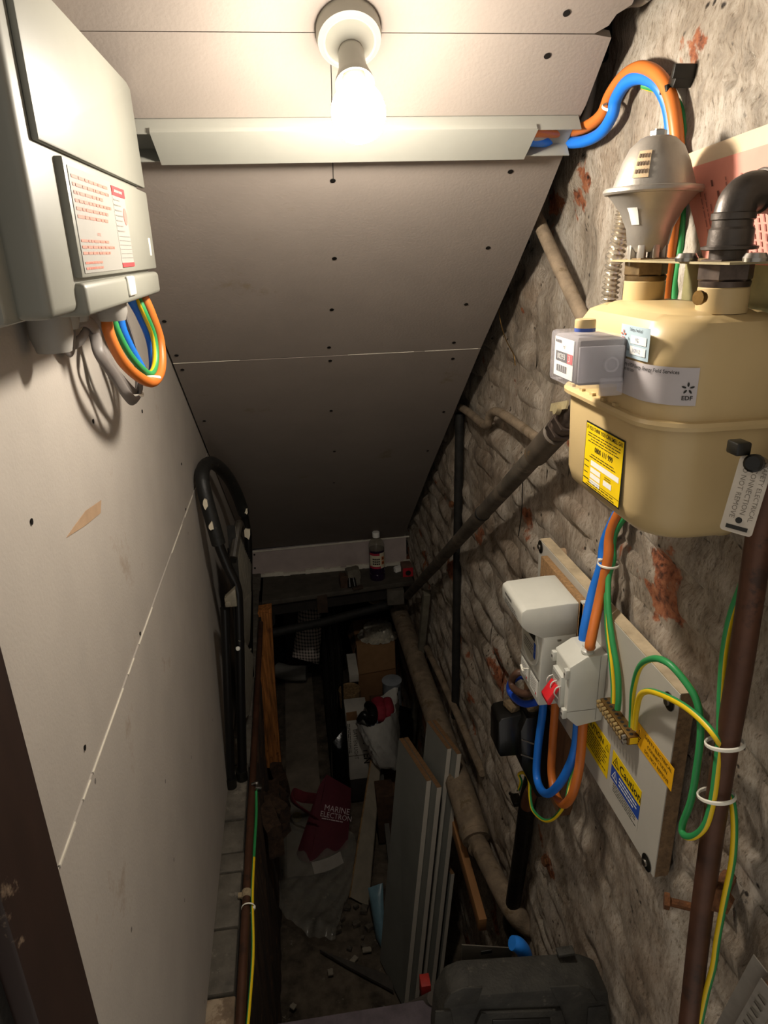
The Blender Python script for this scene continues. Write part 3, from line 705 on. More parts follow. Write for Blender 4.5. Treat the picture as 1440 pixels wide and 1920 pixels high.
for k in range(8):
    a = k*math.pi/4; mb.box((RX+.0175*math.cos(a), RY+.0175*math.sin(a), -.013), (.008, .008, .028), Matrix.Rotation(a, 3, 'Z'), .0015)
mb.build('base_lugs', M_ALU, reg)
# stickers wrapped on the regulator
def conep(prof, a, h):
    for (r0, h0), (r1, h1) in zip(prof[:-1], prof[1:]):
        if h0 <= h <= h1: r = r0+(r1-r0)*(h-h0)/(h1-h0); break
    return V3((RX+(r+.0008)*math.cos(a), RY+(r+.0008)*math.sin(a), -.022+h))
pc = [(.022, .018), (.0245, .034), (.033, .052), (.044, .066)]; pd = [(.0425, .0762), (.040, .084), (.0345, .100), (.0275, .114)]
mb = MB(); a0 = math.radians(-160); mb.grid(lambda u, v: conep(pc, a0+u*.34, .038+v*.017), 6, 5)
mb.bm.verts.ensure_lookup_table(); mb.build('sticker', [M_WHITE], reg)
mb = MB(); mb.grid(lambda u, v: conep(pd, math.radians(-150)+u*.42, .083+v*.026), 6, 5)
for r_ in range(3):
    for c_ in range(5): 
        aa = math.radians(-150)+.05+c_*.075; hh = .087+r_*.0075
        q = [conep(pd, aa+.05*i, hh+.004*j)+V3((math.cos(aa), math.sin(aa), .3))*.0006 for i, j in ((0, 0), (1, 0), (1, 1), (0, 1))]
        f = mb.bm.faces.new([mb.bm.verts.new(p) for p in q]); f.material_index = 1
mb.build('rating_sticker', [mat('tan_sticker', '#b39a78', .6, var=.05), mat('brown_print', '#5c4a38', .7)], reg)
mb = MB(); mb.lathe([(0, 0), (.0145, 0), (.0145, .018), (0, .018)], (RX, RY, -.0265), (0, 0, -1), 24); tag(mb.build('brass_nipple', M_BRASS), 'short brass pipe nipple between regulator and gas meter union', 'pipe fitting')
# ---- steel flexible hose
hp = [PX(1172, 395, .440), PX(1163, 440, .438), PX(1150, 500, .440), PX(1143, 560, .442), PX(1141, 600, .445)]
tmp = MB(); tmp.tube(hp, .006, 4, sub=22); tmp.bm.free()
P = [V3(p) for p in hp]; Q = []
for i in range(len(P)-1):
    p0 = P[i-1] if i else P[0]*2-P[1]; p3 = P[i+2] if i+2 < len(P) else P[-1]*2-P[-2]
    for k in range(26):
        t = k/26; Q.append(.5*((2*P[i])+(P[i+1]-p0)*t+(2*p0-5*P[i]+4*P[i+1]-p3)*t*t+(3*P[i]-p0-3*P[i+1]+p3)*t**3))
rad = [.0098+.0022*math.sin(i*2*math.pi/4.2) for i in range(len(Q))]
tag(MB().tube(Q, rad, 18, spline=False).build('flexible_gas_hose', mat('shiny_corrugated_steel', '#c4b9a6', .25, metal=.75, var=.1)), 'corrugated steel gas hose running down behind the regulator', 'hose')
# ---- steel mounting bracket
bk = thing('meter_bracket', (.44, .65, -.03), 'dusty cream steel bracket carrying the gas meter unions', 'bracket')
M_BRK = mat('bracket_cream_steel', '#9c8f6c', .5, metal=.2, var=.2, col3='#7a6544', thr3=.62, scale3=20)
mb = MB(); mb.bb(.375, WX, .575, .80, -.0215, -.0195); mb.build('shelf_plate', M_BRK, bk)
mb = MB(); mb.bb(WX-.012, WX-.010, .45, .80, -.085, -.0195); mb.build('back_plate', mat('bracket_green_steel', '#8a845c', .55, metal=.2, var=.2), bk)
for q in ((.378, .648), (.40, .578)): mb = MB(); mb.lathe([(0, 0), (.010, 0), (.0105, .003), (.008, .007), (0, .0075)], (q[0], q[1], -.0195), (0, 0, 1), 18); mb.build('bolt_head', M_STEEL, bk)
# ---- black elbow outlet to the right
el = thing('iron_elbow', (.405, .625, -.02), 'dark iron elbow turning to the right above the near meter union', 'pipe fitting')
M_IRON = mat('dark_malleable_iron', '#57504a', .42, metal=.7, var=.2, scale=30, bump=.08, bscale=260)
MB().lathe([(0, 0), (.0165, 0), (.0165, .018), (0, .018)], (.405, .625, -.0215), (0, 0, 1), 24).build('nipple', M_IRON, el)
mb = MB(); mb.lathe([(.0175, 0), (.0215, .0005), (.0215, .0035), (.0195, .004), (.0192, .017), (.0175, .019), (0, .019)], (.405, .625, -.010), (0, 0, 1), 32)
mb.tube([(.405, .625, .007), (.405, .625, .019), (.409, .626, .031), (.419, .627, .0375), (.432, .628, .0385)], .0172, 24, sub=5)
mb.lathe([(.0172, 0), (.0188, .001), (.0188, .006), (.0172, .007)], (.405, .625, .0145), (0, 0, 1), 32); mb.lathe([(.020, 0), (.0242, .0008), (.0242, .0032), (.020, .004)], (.405, .625, -.0105), (0, 0, 1), 32); mb.build('elbow_body', M_IRON, el)
mb = MB(); mb.lathe([(.0172, 0), (.0192, .001), (.0192, .012), (.0172, .0125), (.0172, .0135)], (.428, .6276, .0385), (1, .07, 0), 32); mb.lathe([(.0178, 0), (.0205, .001), (.021, .03), (.019, .04), (0, .04)], (.4405, .6285, .0385), (1, .07, 0), 8); mb.build('collar', M_IRON, el)
# ---- pink notice hung on the wall
no_ = thing('pink_notice', (.46, .75, -.01), 'pink printed notice in a clear sleeve pinned behind the gas meter', 'notice')
def np_(u, v): # u along, v down
    a, b, c, d = PX(1272, 295, .462), PX(1460, 225, .466), PX(1475, 500, .458), PX(1322, 490, .452)
    p = (a*(1-u)+b*u)*(1-v)+(d*(1-u)+c*u)*v; p.x -= .006*math.sin(u*4)*v; return p
M_PINK = mat('pink_paper', '#d98d7c', .7, var=.04); M_PINKP = mat('pink_print_lines', '#a4685c', .7, var=.03)
sl = MB(); sl.grid(lambda u, v: np_(u, v*.16), 10, 3); sl.build('sleeve_top', mat('cloudy_sleeve', '#cdb795', .35, var=.04), no_, smooth=0)
mb = MB(); mb.grid(lambda u, v: np_(u, .14+.86*v)+V3((-.0012, 0, 0)), 12, 10)
rr2 = random.Random(5)
for k in range(15):
    u = .18+k*.052; v = .30+.1*(k % 3)
    while v < .92:
        l = .02+.05*rr2.random(); w = .022 if k in (3, 4) else .014
        q = [np_(u+a*w+(v-.3)*.02, v+b*l)+V3((-.002, 0, 0)) for a, b in ((0, 0), (1, 0), (1, 1), (0, 1))]
        f = mb.bm.faces.new([mb.bm.verts.new(p) for p in q]); f.material_index = 2 if k in (3, 4) else 1; v += l+.015
        if rr2.random() < .06: break
mb.build('sheet', [M_PINK, M_PINKP, mat('pink_print_dark', '#73463e', .7)], no_)

# ---- diagonal gas pipe with coupling, union and lever valve
ga, gb = PX(1078, 772, .425), V3((.43, 2.62, -1.395))
dirg = (gb-ga).normalized()
gp = thing('gas_pipe', gb, 'thick grey gas pipe sloping down the brick wall from the meter to the shelf', 'pipe')
gs = mat('sooty_steel_pipe', '#5d554a', .6, metal=.2, var=.4, scale=18, bump=.2, col3='#6e6355', thr3=.58, scale3=13)
c0 = ga+dirg*.10; c1 = ga+dirg*.20
MB().tube([c1-dirg*.02, gb], .0175, 24, spline=False).build('pipe_run', gs, gp)
MB().lathe([(.0185, 0), (.0215, .002), (.0215, .11), (.0185, .112)], ga+dirg*.085, dirg, 28).build('coupling', mat('pipe_coupling', '#5d5347', .6, metal=.3, var=.3, scale=18, col3='#7a5f3c', thr3=.62, scale3=24), gp)
MB().lathe([(.013, -.03), (.013, .02), (.0175, .03), (.0175, .09)], ga, dirg, 24).build('valve_body', M_UNION2, gp)
mb = MB(); hexnut(mb, ga+dirg*.028, dirg, .023, .018); hexnut(mb, ga+dirg*.058, dirg, .0235, .016); mb.build('valve_nut', M_UNION2, gp)
lv = MB(); lp = ga+dirg*.02+V3((-.018, 0, .012)); lv.beam(lp+V3((0, .035, -.004)), lp+V3((.004, -.02, .012)), .013, .003, up=(-1, 0, .3)); lv.lathe([(0, 0), (.008, 0), (.008, .008), (0, .008)], lp, (-1, 0, .2), 12); lv.build('valve_lever', M_BRK, gp)
mb = MB(); mb.lathe([(.0178, 0), (.0188, .001), (.0188, .008), (.0178, .009)], ga+dirg*.60, dirg, 24); mb.build('tape_band', M_BLK2, gp)

# ---- other old pipes on the wall
def pipe(name, pts, r, m, label, n=18, spline=True, cat='pipe', group=None):
    return tag(MB().tube(pts, r, n, spline=spline).build(name, m), label, cat, group)
pipe('iron_pipe', [PX(1005, 405, .455), PX(1030, 460, .455), PX(1062, 530, .458), PX(1105, 620, .462)], .0115, M_DUSTPIPE, 'short dusty pipe slanting from the ceiling gap down behind the gas meter')
pipe('iron_pipe', [PX(862, 762, .462), PX(885, 778, .462), PX(906, 796, .460), PX(914, 796, .457), PX(920, 778, .456), PX(932, 772, .457), PX(960, 788, .460), PX(1025, 836, .462)], .0105, M_DUSTPIPE, 'kinked dusty pipe stepping along the brick wall below the ceiling')
pipe('conduit', [PX(862, 775, .462), PX(858, 1000, .463), PX(853, 1345, .464)], .0125, M_BLK2, 'black vertical conduit down the far part of the brick wall', spline=False)
bp = thing('drain_pipe', PX(890, 1570, .43), 'wide earth-coloured pipe lying along the foot of the brick wall', 'pipe')
A, B, C, D_ = PX(742, 1130, .42), PX(850, 1440, .42), PX(893, 1575, .427), PX(952, 1690, .44)
MB().tube([A, B, C], .040, 22).build('wide_run', M_DUSTPIPE, bp)
MB().tube([C-(C-B).normalized()*.03, C, D_, D_+V3((.03, -.04, -.03)), D_+V3((.08, -.05, -.06))], .026, 22).build('narrow_run', M_DUSTPIPE, bp)
ax = (C-B).normalized(); mb = MB(); mb.lathe([(.038, 0), (.043, .004), (.043, .022), (.030, .03)], C-ax*.04, ax, 24); mb.lathe([(.028, 0), (.031, .003), (.031, .012), (.027, .015)], C+ax*.02, ax, 24); mb.build('collar', M_DUSTPIPE, bp)
pipe('thin_pipe', [PX(800, 1215, .455), PX(840, 1300, .455), PX(905, 1450, .462)], .012, M_DUSTPIPE, 'thin dusty pipe running above the wide pipe on the brick wall')
# thin wires dangling on the wall
pipe('wire', [PX(934, 575, .45), PX(940, 610, .452), PX(950, 640, .455), PX(963, 665, .46), PX(966, 685, .462)], .0011, M_BRASS, 'thin copper wire hanging from the ceiling gap', n=6, cat='wire')
pipe('wire', [PX(980, 905, .455), PX(978, 960, .458), PX(972, 1005, .46)], .0011, M_INK, 'thin dark wire hanging below the gas pipe', n=6, cat='wire')

# ---- copper pipe down the near right of the wall
cpx = .435
cp = tag(MB().tube([PX(1446, 880, cpx), PX(1425, 1000, cpx), PX(1388, 1250, cpx), PX(1345, 1500, cpx), PX(1315, 1720, cpx), PX(1288, 1960, cpx)], .0125, 24).build('copper_pipe', M_COPPER), 'brown copper pipe running down beside the meter board', 'pipe')
# ================================================================== METER BOARD and electrical gear
BX = .445
by0, by1, bz0, bz1 = .661, 1.158, -.823, -.523
bd = thing('meter_board', (BX, .9, bz0), 'white faced chipboard meter board bolted to the brick wall', 'board')
M_WBOARD = mat('white_melamine', '#b3aea2', .55, var=.05, scale=7, col3='#91866f', thr3=.735, scale3=18)
M_CHIP = mat('chipboard', '#9b7850', .85, var=.25, scale=160, bump=.3, bscale=300)
MB().prism([(BX, by0, bz0), (BX, by1, bz0), (BX, by1, bz1), (BX, by0, bz1)], (.0015, 0, 0)).build('melamine_face', M_WBOARD, bd)
MB().bb(BX+.0015, BX+.022, by0, by1, bz0, bz1).build('chipboard_core', mat('chipboard_edge', '#7d6346', .85, var=.3, scale=120, bump=.3, bscale=300), bd)
mb = MB(); mb.bb(BX+.001, BX+.021, by0+.0003, by1, bz1, bz1+.0015); mb.build('top_edging', mat('edging_strip', '#b8a688', .6, var=.2, scale=30), bd)
for q in ((1014, 1025), (1255, 1315), (1213, 1617)):
    p = PX(*q, BX)
    mb = MB(); mb.lathe([(0, 0), (.0125, 0), (.0125, .0012), (.0075, .003), (0, .003)], p, (-1, 0, 0), 24, fmi=lambda i: 1 if i >= 2 else 0); mb.lathe([(0, 0), (.0055, 0), (.005, .0035), (0, .004)], p+V3((-.002, 0, 0)), (-1, 0, 0), 12, mi=2)
    mb.build('screw_washer', [M_DGREY, M_BLACK, M_STEEL], bd)
mb = MB(); mb.lathe([(0, 0), (.012, 0), (.012, .02), (0, .02)], (BX+.021, 1.13, -.545), (1, 0, 0), 16); mb.build('spacer', mat('tan_spacer', '#a58a6c', .7), bd)
mb = MB(); mb.lathe([(0, 0), (.013, 0), (.013, .02), (0, .02)], (BX+.021, by0+.03, -.555), (1, 0, 0), 16); mb.build('spacer', mat('tan_spacer', '#a58a6c', .7), bd)
# chipboard plate behind the meter and the wooden strip below it
MB().bb(BX-.012, BX, .915, 1.115, -.76, -.537, bev=.0006).build('chipboard_plate', M_CHIP, bd)
wb = MB(); wb.bb(.448, .474, .985, 1.21, -1.03, -.83, bev=.001); tag(wb.build('backing_board', mat('brown_backing_board', '#6f4a2a', .8, var=.3, scale=40, stretch=(1, 1, .2), bump=.3)), 'brown wooden backing board on the wall behind the black cut-out', 'board')
MB().prism([(BX-.012, .935, -.535), (BX-.012, .925, -.535), (BX-.012, .925, -.70), (BX-.012, .935, -.70)], (.012, 0, 0)).build('white_strip', M_WPLAST, bd)

# ---- electricity meter
em = thing('electricity_meter', (.39, 1.0, -.735), 'off-white electricity meter on a chipboard plate', 'electricity meter')
def Q(y, z, X): return V3((X, y, z))
eb = BX-.012
ny_, fy_ = .938, 1.036
bodyX = .374; coverX = .337
mb = MB(); mb.prism([(eb, ny_, -.545), (bodyX, ny_, -.565), (bodyX, ny_, -.732), (eb, ny_, -.732)], (0, fy_-ny_, 0), bev=.003); mb.build('body', M_GPLAST, em)
mb = MB(); prof = [(eb, -.5405), (eb-.02, -.540), (coverX+.008, -.5435), (coverX+.0005, -.548), (coverX, -.556), (coverX+.001, -.575), (coverX+.012, -.586), (bodyX-.0005, -.600), (eb, -.5985)]
mb.prism([(x, ny_-.001, z) for x, z in prof], (0, fy_-ny_+.008, 0), bev=.003); cov = mb.build('terminal_hood', M_GPLAST, em)
R_, U_ = V3((0, -1, 0)), V3((0, 0, 1))
mb = MB(); mb.lines((coverX-.0003, 1.005, -.555), R_, U_, .035, 1, .006, .0045, mi=0, seed=1); mb.lines((coverX-.0003, .985, -.5635), R_, U_, .075, 3, .004, .0016, mi=0, seed=2); mb.build('hood_print', mat('grey_print2', '#6c6862', .6), cov)
mb = MB(); mb.lathe([(0, 0), (.040, 0), (.041, .002), (.039, .0035), (.035, .0035), (0, .003)], (bodyX, .985, -.634), (-1, 0, 0), 40); mb.build('dial_ring', M_GPLAST, em)
mb = MB(); mb.lathe([(0, 0), (.033, 0), (.033, .0008), (0, .0008)], (bodyX-.0032, .985, -.634), (-1, 0, 0), 36, mi=0)
mb.card((bodyX-.0042, .973, -.612), R_, U_, .028, .012, mi=1); mb.lines((bodyX-.0042, .985, -.632), R_, U_, .045, 4, .005, .0014, mi=1, seed=3); mb.card((bodyX-.0042, .957, -.635), R_, U_, .008, .028, mi=2); mb.lines((bodyX-.0046, .957, -.635), R_, U_, .010, 1, .004, .0012, mi=0, seed=1, jag=0, lift=.0008)
mb.build('dial_plate', [mat('dial_grey', '#a9a698', .5, var=.02), M_INK, M_LABBL], em)
mb = MB(); mb.bb(bodyX-.0015, bodyX, ny_+.002, fy_-.002, -.683, -.6815, mi=0)
for y in (.963, 1.010):
    mb.card((bodyX, y, -.704), R_, U_, .036, .030, .0006, mi=1); mb.lines((bodyX-.0006, y, -.695), R_, U_, .028, 5, .0045, .0012, mi=0, seed=int(y*100)); mb.card((bodyX-.0004, y-.012, -.715), R_, U_, .004, .004, .0006, mi=2)
mb.build('terminal_labels', [mat('grey_print2', '#6c6862', .6), M_WHITE, M_RED], em)
mb = MB(); mb.tube([(bodyX-.002, .985, -.688), (bodyX-.008, .990, -.690), (bodyX-.010, 1.000, -.695), (bodyX-.006, 1.012, -.700)], .0009, 6); mb.box((bodyX-.010, .998, -.694), (.004, .014, .004), Matrix.Rotation(.4, 3, 'X'), .001); mb.build('seal_wire', M_TIE, em)
mb = MB(); mb.box((eb-.030, ny_-.001, -.606), (.007, .003, .003), None, .001); mb.build('hood_screw', M_STEEL, em)

# ---- double pole isolator
iso = thing('isolator_switch', (.41, .88, -.71), 'light grey isolator box with a red switch lever on the meter board', 'switch')
iy0_, iy1_ = .849, .909
ifx = .385
prof = [(BX, -.583), (BX-.022, -.583), (BX-.034, -.584), (ifx, -.600), (ifx, -.690), (ifx+.019, -.710), (BX, -.703)]
mb = MB(); mb.prism([(x, iy0_, z) for x, z in prof], (0, iy1_-iy0_, 0), bev=.0022); ib = mb.build('enclosure', M_GPLAST, iso)
mb = MB(); mb.bb(BX-.012, BX-.0113, iy0_-.0006, iy1_, -.7, -.585); mb.bb(ifx, BX-.013, iy0_-.0006, iy0_, -.680, -.6793); mb.build('joint_line', mat('joint_shadow', '#8d8b82', .6), ib)
sf = MB(); sf.bb(ifx-.007, ifx+.002, iy0_+.012, iy1_-.012, -.680, -.624, bev=.0012); sf.build('switch_module', M_WPLAST, iso)
mb = MB(); mb.lines((ifx-.0073, .879, -.630), R_, U_, .028, 3, .0035, .0012, mi=0, seed=8); mb.build('switch_print', M_INK, iso)
lev = MB(); lev.prism([(ifx-.006, .866, -.648), (ifx-.010, .866, -.644), (ifx-.026, .866, -.668), (ifx-.024, .866, -.676), (ifx-.019, .866, -.676)], (0, .026, 0), bev=.001); lev.build('red_lever', mat('red_switch', '#d4262e', .35, var=.03), iso)
for y in (.862, .878, .894): mb = MB(); mb.tube([(ifx-.006, y, -.640), (ifx-.014, y, -.643), (ifx-.0165, y, -.652), (ifx-.010, y, -.662)], .0011, 8); mb.build('lever_guard', M_WPLAST, iso)
for y, z in ((iy0_+.004, -.612), (iy1_-.004, -.612), (iy0_+.004, -.684), (iy1_-.004, -.684)):
    mb = MB(); mb.bb(ifx-.006, ifx+.001, y-.0045, y+.0045, z-.008, z+.008, bev=.001); mb.lathe([(.0022, 0), (.0022, .0008), (0, .0009)], (ifx-.006, y, z), (-1, 0, 0), 8, mi=1); mb.build('cover_clip', [M_WPLAST, M_DGREY], iso)
for x, y in ((BX-.020, .876), (BX-.028, .862)): MB().lathe([(.0095, 0), (.0095, .004), (.007, .006), (.0065, .006)], (x, y, -.5835), (0, 0, 1), 18).build('grommet', M_WPLAST, iso)

# ---- earth terminal bar
et = thing('earth_terminal_block', PX(1170, 1370, BX), 'brass earth terminal block with a row of screws on the meter board', 'terminal block')
ta, tb = PX(1143, 1318, BX), PX(1198, 1386, BX)
tz = (ta.z+tb.z)/2; ty0, ty1 = tb.y, ta.y
MB().bb(BX-.016, BX, ty0, ty1, tz-.006, tz+.008, bev=.0008).build('bar', M_BRASS, et)
for k in range(10):
    y = ty0+.006+k*(ty1-ty0-.010)/9
    mb = MB()
    for dz in (.0035, -.0025): mb.lathe([(0, 0), (.0036, 0), (.0036, .005), (.0028, .006), (0, .0062)], (BX-.016, y+(.002 if dz > 0 else 0), tz+dz), (-1, 0, -.2), 10)
    mb.build('terminal_screw', M_STEEL if k == 0 else mat('bright_brass_screw', '#b59c6c', .3, metal=.7, var=.15), et)
    mb = MB(); mb.lathe([(0, 0), (.0028, 0), (.0028, .0003), (0, .0003)], (BX-.009, y, tz+.008), (0, 0, 1), 10); mb.build('wire_hole', M_INK, et)
MB().card((BX-.0075, ty0, tz+.001), (1, 0, 0), (0, 0, 1), .012, .010, .0005).build('end_label', M_LABY, et)

# ---- labels on the board
def lab(name, label, pts):
    c = PX(*pts, BX); return thing(name, c, label, 'label')
R_, U_ = V3((0, -1, 0)), V3((0, 0, 1))
def onb(y, z, d=0.): return V3((BX-.0002-d, y, z))
M_LABO = mat('amber_label', '#e5a914', .5, var=.03)
c = PX(1226, 1415, BX); o = tag(MB().card(onb(c.y, c.z), R_, U_, .098, .036, .0005, mi=0)
    .text('SAFETY ELECTRICAL', onb(c.y-.010, c.z+.0105, .0006), R_, U_, .0078, 1).text('CONNECTION', onb(c.y-.010, c.z, .0006), R_, U_, .0078, 1).text('DO NOT REMOVE', onb(c.y-.010, c.z-.0105, .0006), R_, U_, .0078, 1)
    .box(onb(c.y+.040, c.z-.001, .0008), (.0004, .012, .0012), mi=1).box(onb(c.y+.040, c.z-.005, .0008), (.0004, .008, .0012), mi=1).box(onb(c.y+.040, c.z-.009, .0008), (.0004, .004, .0012), mi=1).box(onb(c.y+.040, c.z+.004, .0008), (.0004, .0012, .010), mi=1)
    .build('earth_label', [M_LABO, M_INK]), 'amber safety electrical connection sticker right of the terminal block', 'label')
ca, cb = PX(1150, 1412, BX), PX(1203, 1490, BX)
y1, y0 = ca.y, cb.y; zt = PX(1150, 1412, BX).z; w = y1-y0; yc = (y0+y1)/2
zt = -.722; mb = MB()
mb.card(onb(yc, zt-.0140), R_, U_, w, .026, .0005, mi=0); mb.card(onb(yc, zt-.0395), R_, U_, w, .025, .0005, mi=1); mb.card(onb(yc, zt-.062), R_, U_, w, .020, .0004, mi=2)
mb.text('Caution', onb(yc-.013, zt-.0145, .0006), R_, U_, .0205, 3, bold=.01)
def tri(mb, y, z, s, mi, mj):
    for k, m_ in ((1., mi), (.72, mj)):
        f = mb.bm.faces.new([mb.bm.verts.new(onb(y+a*s*k, z+b*s*k, .0007+.0003*(1-k))) for a, b in ((.5, -.4), (-.5, -.4), (0, .48))]); f.material_index = m_
tri(mb, y1-.013, zt-.0145, .020, 3, 0); mb.text('!', onb(y1-.013, zt-.0160, .001), R_, U_, .014, 3, bold=.02)
tri(mb, y1-.013, zt-.0395, .019, 4, 1); mb.text('i', onb(y1-.013, zt-.0410, .001), R_, U_, .012, 4, bold=.03)
mb.lines(onb(yc-.012, zt-.032, .0006), R_, U_, w*.66, 3, .0058, .0026, 4, seed=3); mb.lines(onb(yc-.004, zt-.0545, .0005), R_, U_, w*.85, 4, .0042, .0015, 3, seed=4)
tag(mb.build('caution_sticker', [M_LABY, M_LABBL, mat('board_white_label', '#b9b4a8', .5, var=.02), M_INK, M_WHITE]), 'yellow and blue caution sticker at the middle of the meter board', 'label')
pa = PX(1119, 1405, BX); mb = MB(); mb.card(onb(pa.y+.005, -.755), R_, U_, .095, .066, .0005, mi=0); mb.text('CAUTION', onb(pa.y+.012, -.7345, .0006), R_, U_, .0150, 1, bold=.015)
tri(mb, pa.y-.034, -.7345, .013, 1, 0); mb.lines(onb(pa.y+.004, -.7465, .0006), R_, U_, .085, 7, .0052, .0018, 1, seed=7)
tag(mb.build('caution_sticker', [M_LABY, M_INK]), 'all yellow caution sticker half hidden below the isolator box', 'label')
# ================================================================== CABLES on the right wall
def W(px, py, X): return PX(px, py, X)
r_t = .0078
# orange and blue tails: out of the trunking, over in a loop and down behind the gas meter
loopO = [SP(965, 247, .014), SP(1004, 246, .014), W(1060, 247, .425), W(1098, 238, .44), W(1128, 215, .448), W(1143, 180, .448), W(1168, 145, .446), W(1200, 127, .445), W(1233, 140, .446), W(1256, 178, .449), W(1268, 240, .452), W(1270, 310, .455), W(1264, 400, .458), W(1256, 490, .460), W(1248, 570, .460)]
cable('meter_tail_cable', loopO+[V3((.462, .80, -.16)), V3((.462, .825, -.27)), W(1150, 985, .452), W(1140, 1050, .448), W(1125, 1120, .440), W(1108, 1200, .4175), W(1106, 1215, .416)], r_t, M_ORANGE, 'orange tail looping off the trunking and down behind the gas meter', n=14)
loopB = [SP(960, 262, .014), SP(1000, 264, .013), W(1050, 267, .425), W(1090, 266, .438), W(1125, 250, .446), W(1147, 218, .446), W(1155, 185, .444), W(1175, 155, .443), W(1203, 145, .446), W(1232, 158, .450), W(1252, 195, .458), W(1260, 250, .462), W(1260, 310, .464), W(1254, 400, .466), W(1244, 490, .467), W(1234, 570, .468)]
cable('meter_tail_cable', loopB+[V3((.470, .82, -.16)), V3((.470, .845, -.27)), W(1140, 1000, .462), W(1128, 1060, .456), W(1112, 1110, .446), W(1098, 1170, .430), W(1093, 1205, .425)], r_t, M_BLUE, 'blue tail looping under the orange one beside the ceiling', n=14)
cable('grey_cable', [SP(985, 256, .010), SP(1010, 256, .010), W(1050, 255, .437), W(1080, 248, .452), W(1100, 215, .462), W(1108, 180, .468), W(1112, 150, .470)], .0062, mat('pale_grey_sheath', '#a39c92', .5, var=.05), 'pale grey cable between the tails going up into the ceiling gap')
cable('grey_cable', [W(1098, 225, .466), W(1108, 195, .470), W(1114, 165, .472), W(1118, 135, .472)], .004, M_GREYC, 'thin grey cable in the ceiling gap near the trunking end')
cable('white_cable', [W(1165, 10, .462), W(1180, 4, .46), W(1200, 2, .462), W(1215, -8, .464)], .006, mat('white_sheath', '#b9b1a4', .5, var=.05), 'white cable coming out of the ceiling gap at the top')
# earth cable in the same run
ek = [W(1206, 160, .452), W(1238, 170, .462), W(1262, 185, .464), W(1278, 205, .466), W(1285, 245, .467), W(1284, 310, .467), W(1279, 400, .467), W(1273, 490, .467), W(1265, 570, .467)]
cable('earth_cable', ek+[V3((.470, .775, -.16)), V3((.470, .80, -.27)), W(1158, 990, .456), W(1150, 1050, .455), W(1141, 1085, .448), W(1141, 1140, .440), W(1148, 1200, .436), W(1158, 1260, .436), W(1160, 1305, .436), W(1158, 1330, .436)], .0044, [M_YELLOW, M_GREEN], 'earth cable beside the orange tail ending at the terminal block', fmi=gy)
cable('earth_cable', [W(1136, 1075, .452), W(1137, 1120, .446), W(1139, 1180, .440), W(1146, 1240, .437), W(1150, 1285, .437), W(1150, 1318, .436)], .0040, [M_YELLOW, M_GREEN], 'short earth cable left of its twin above the terminal block', fmi=lambda k, i: 1-gy(k, i), twist=.01)
# black cable clip above the loop
ck = MB(); p = W(1283, 152, .46); ck.box(p, (.03, .014, .010), Matrix.Rotation(.5, 3, 'X'), .001); ck.box(p+V3((-.004, -.008, .008)), (.03, .006, .014), Matrix.Rotation(.3, 3, 'X'), .001); ck.box(p+V3((-.012, .012, -.006)), (.012, .016, .008), None, .001)
tag(ck.build('cable_clip', M_BLACK), 'black plastic cable clip on the wall beside the loop of tails', 'clip')
tie_ring('cable_tie', W(1146, 200, .447), (0, -.45, .9), .0155, 'white cable tie round the orange and blue tails near the ceiling', w=.003, el=(1, .7))
tie_ring('cable_tie', W(1141, 1057, .452), (0, 0, 1), .0155, 'white cable tie round the tails above the isolator', w=.0034, tail=(-.4, .8, 0))
# tails under the isolator, up into the electricity meter
cable('meter_tail_cable', [W(1019, 1310, .418), W(1017, 1340, .418), W(1009, 1400, .415), W(1006, 1450, .413), W(1013, 1478, .410), W(1027, 1488, .405), W(1047, 1472, .402), W(1066, 1440, .408), W(1079, 1400, .415), W(1084, 1345, .425)], .0075, M_BLUE, 'blue tail hanging in a U between electricity meter and isolator', n=14)
cable('meter_tail_cable', [W(1042, 1310, .425), W(1040, 1340, .425), W(1036, 1400, .424), W(1034, 1450, .422), W(1042, 1490, .418), W(1056, 1508, .413), W(1072, 1492, .410), W(1084, 1450, .415), W(1090, 1400, .420), W(1094, 1345, .428)], .0075, M_ORANGE, 'orange tail hanging in a U between electricity meter and isolator', n=14)
M_DKBLUE = mat('dark_blue_insulation', '#1a42a8', .42, var=.05); M_BRN = mat('brown_insulation', '#553c2e', .5, var=.1)
cable('meter_tail_cable', [V3((.415, 1.03, -.735)), W(985, 1268, .405), W(972, 1268, .39), W(957, 1282, .385), W(958, 1300, .385), W(978, 1318, .390), W(1000, 1318, .398), W(1012, 1310, .405)], .0068, M_DKBLUE, 'dark blue tail curling out under the left of the electricity meter', n=12)
cable('meter_tail_cable', [V3((.408, 1.025, -.735)), W(985, 1262, .395), W(970, 1262, .382), W(960, 1275, .378), W(963, 1290, .378), W(980, 1300, .382), W(998, 1298, .392), W(1008, 1292, .40)], .0068, M_BRN, 'brown tail curling above the dark blue one by the electricity meter', n=12)
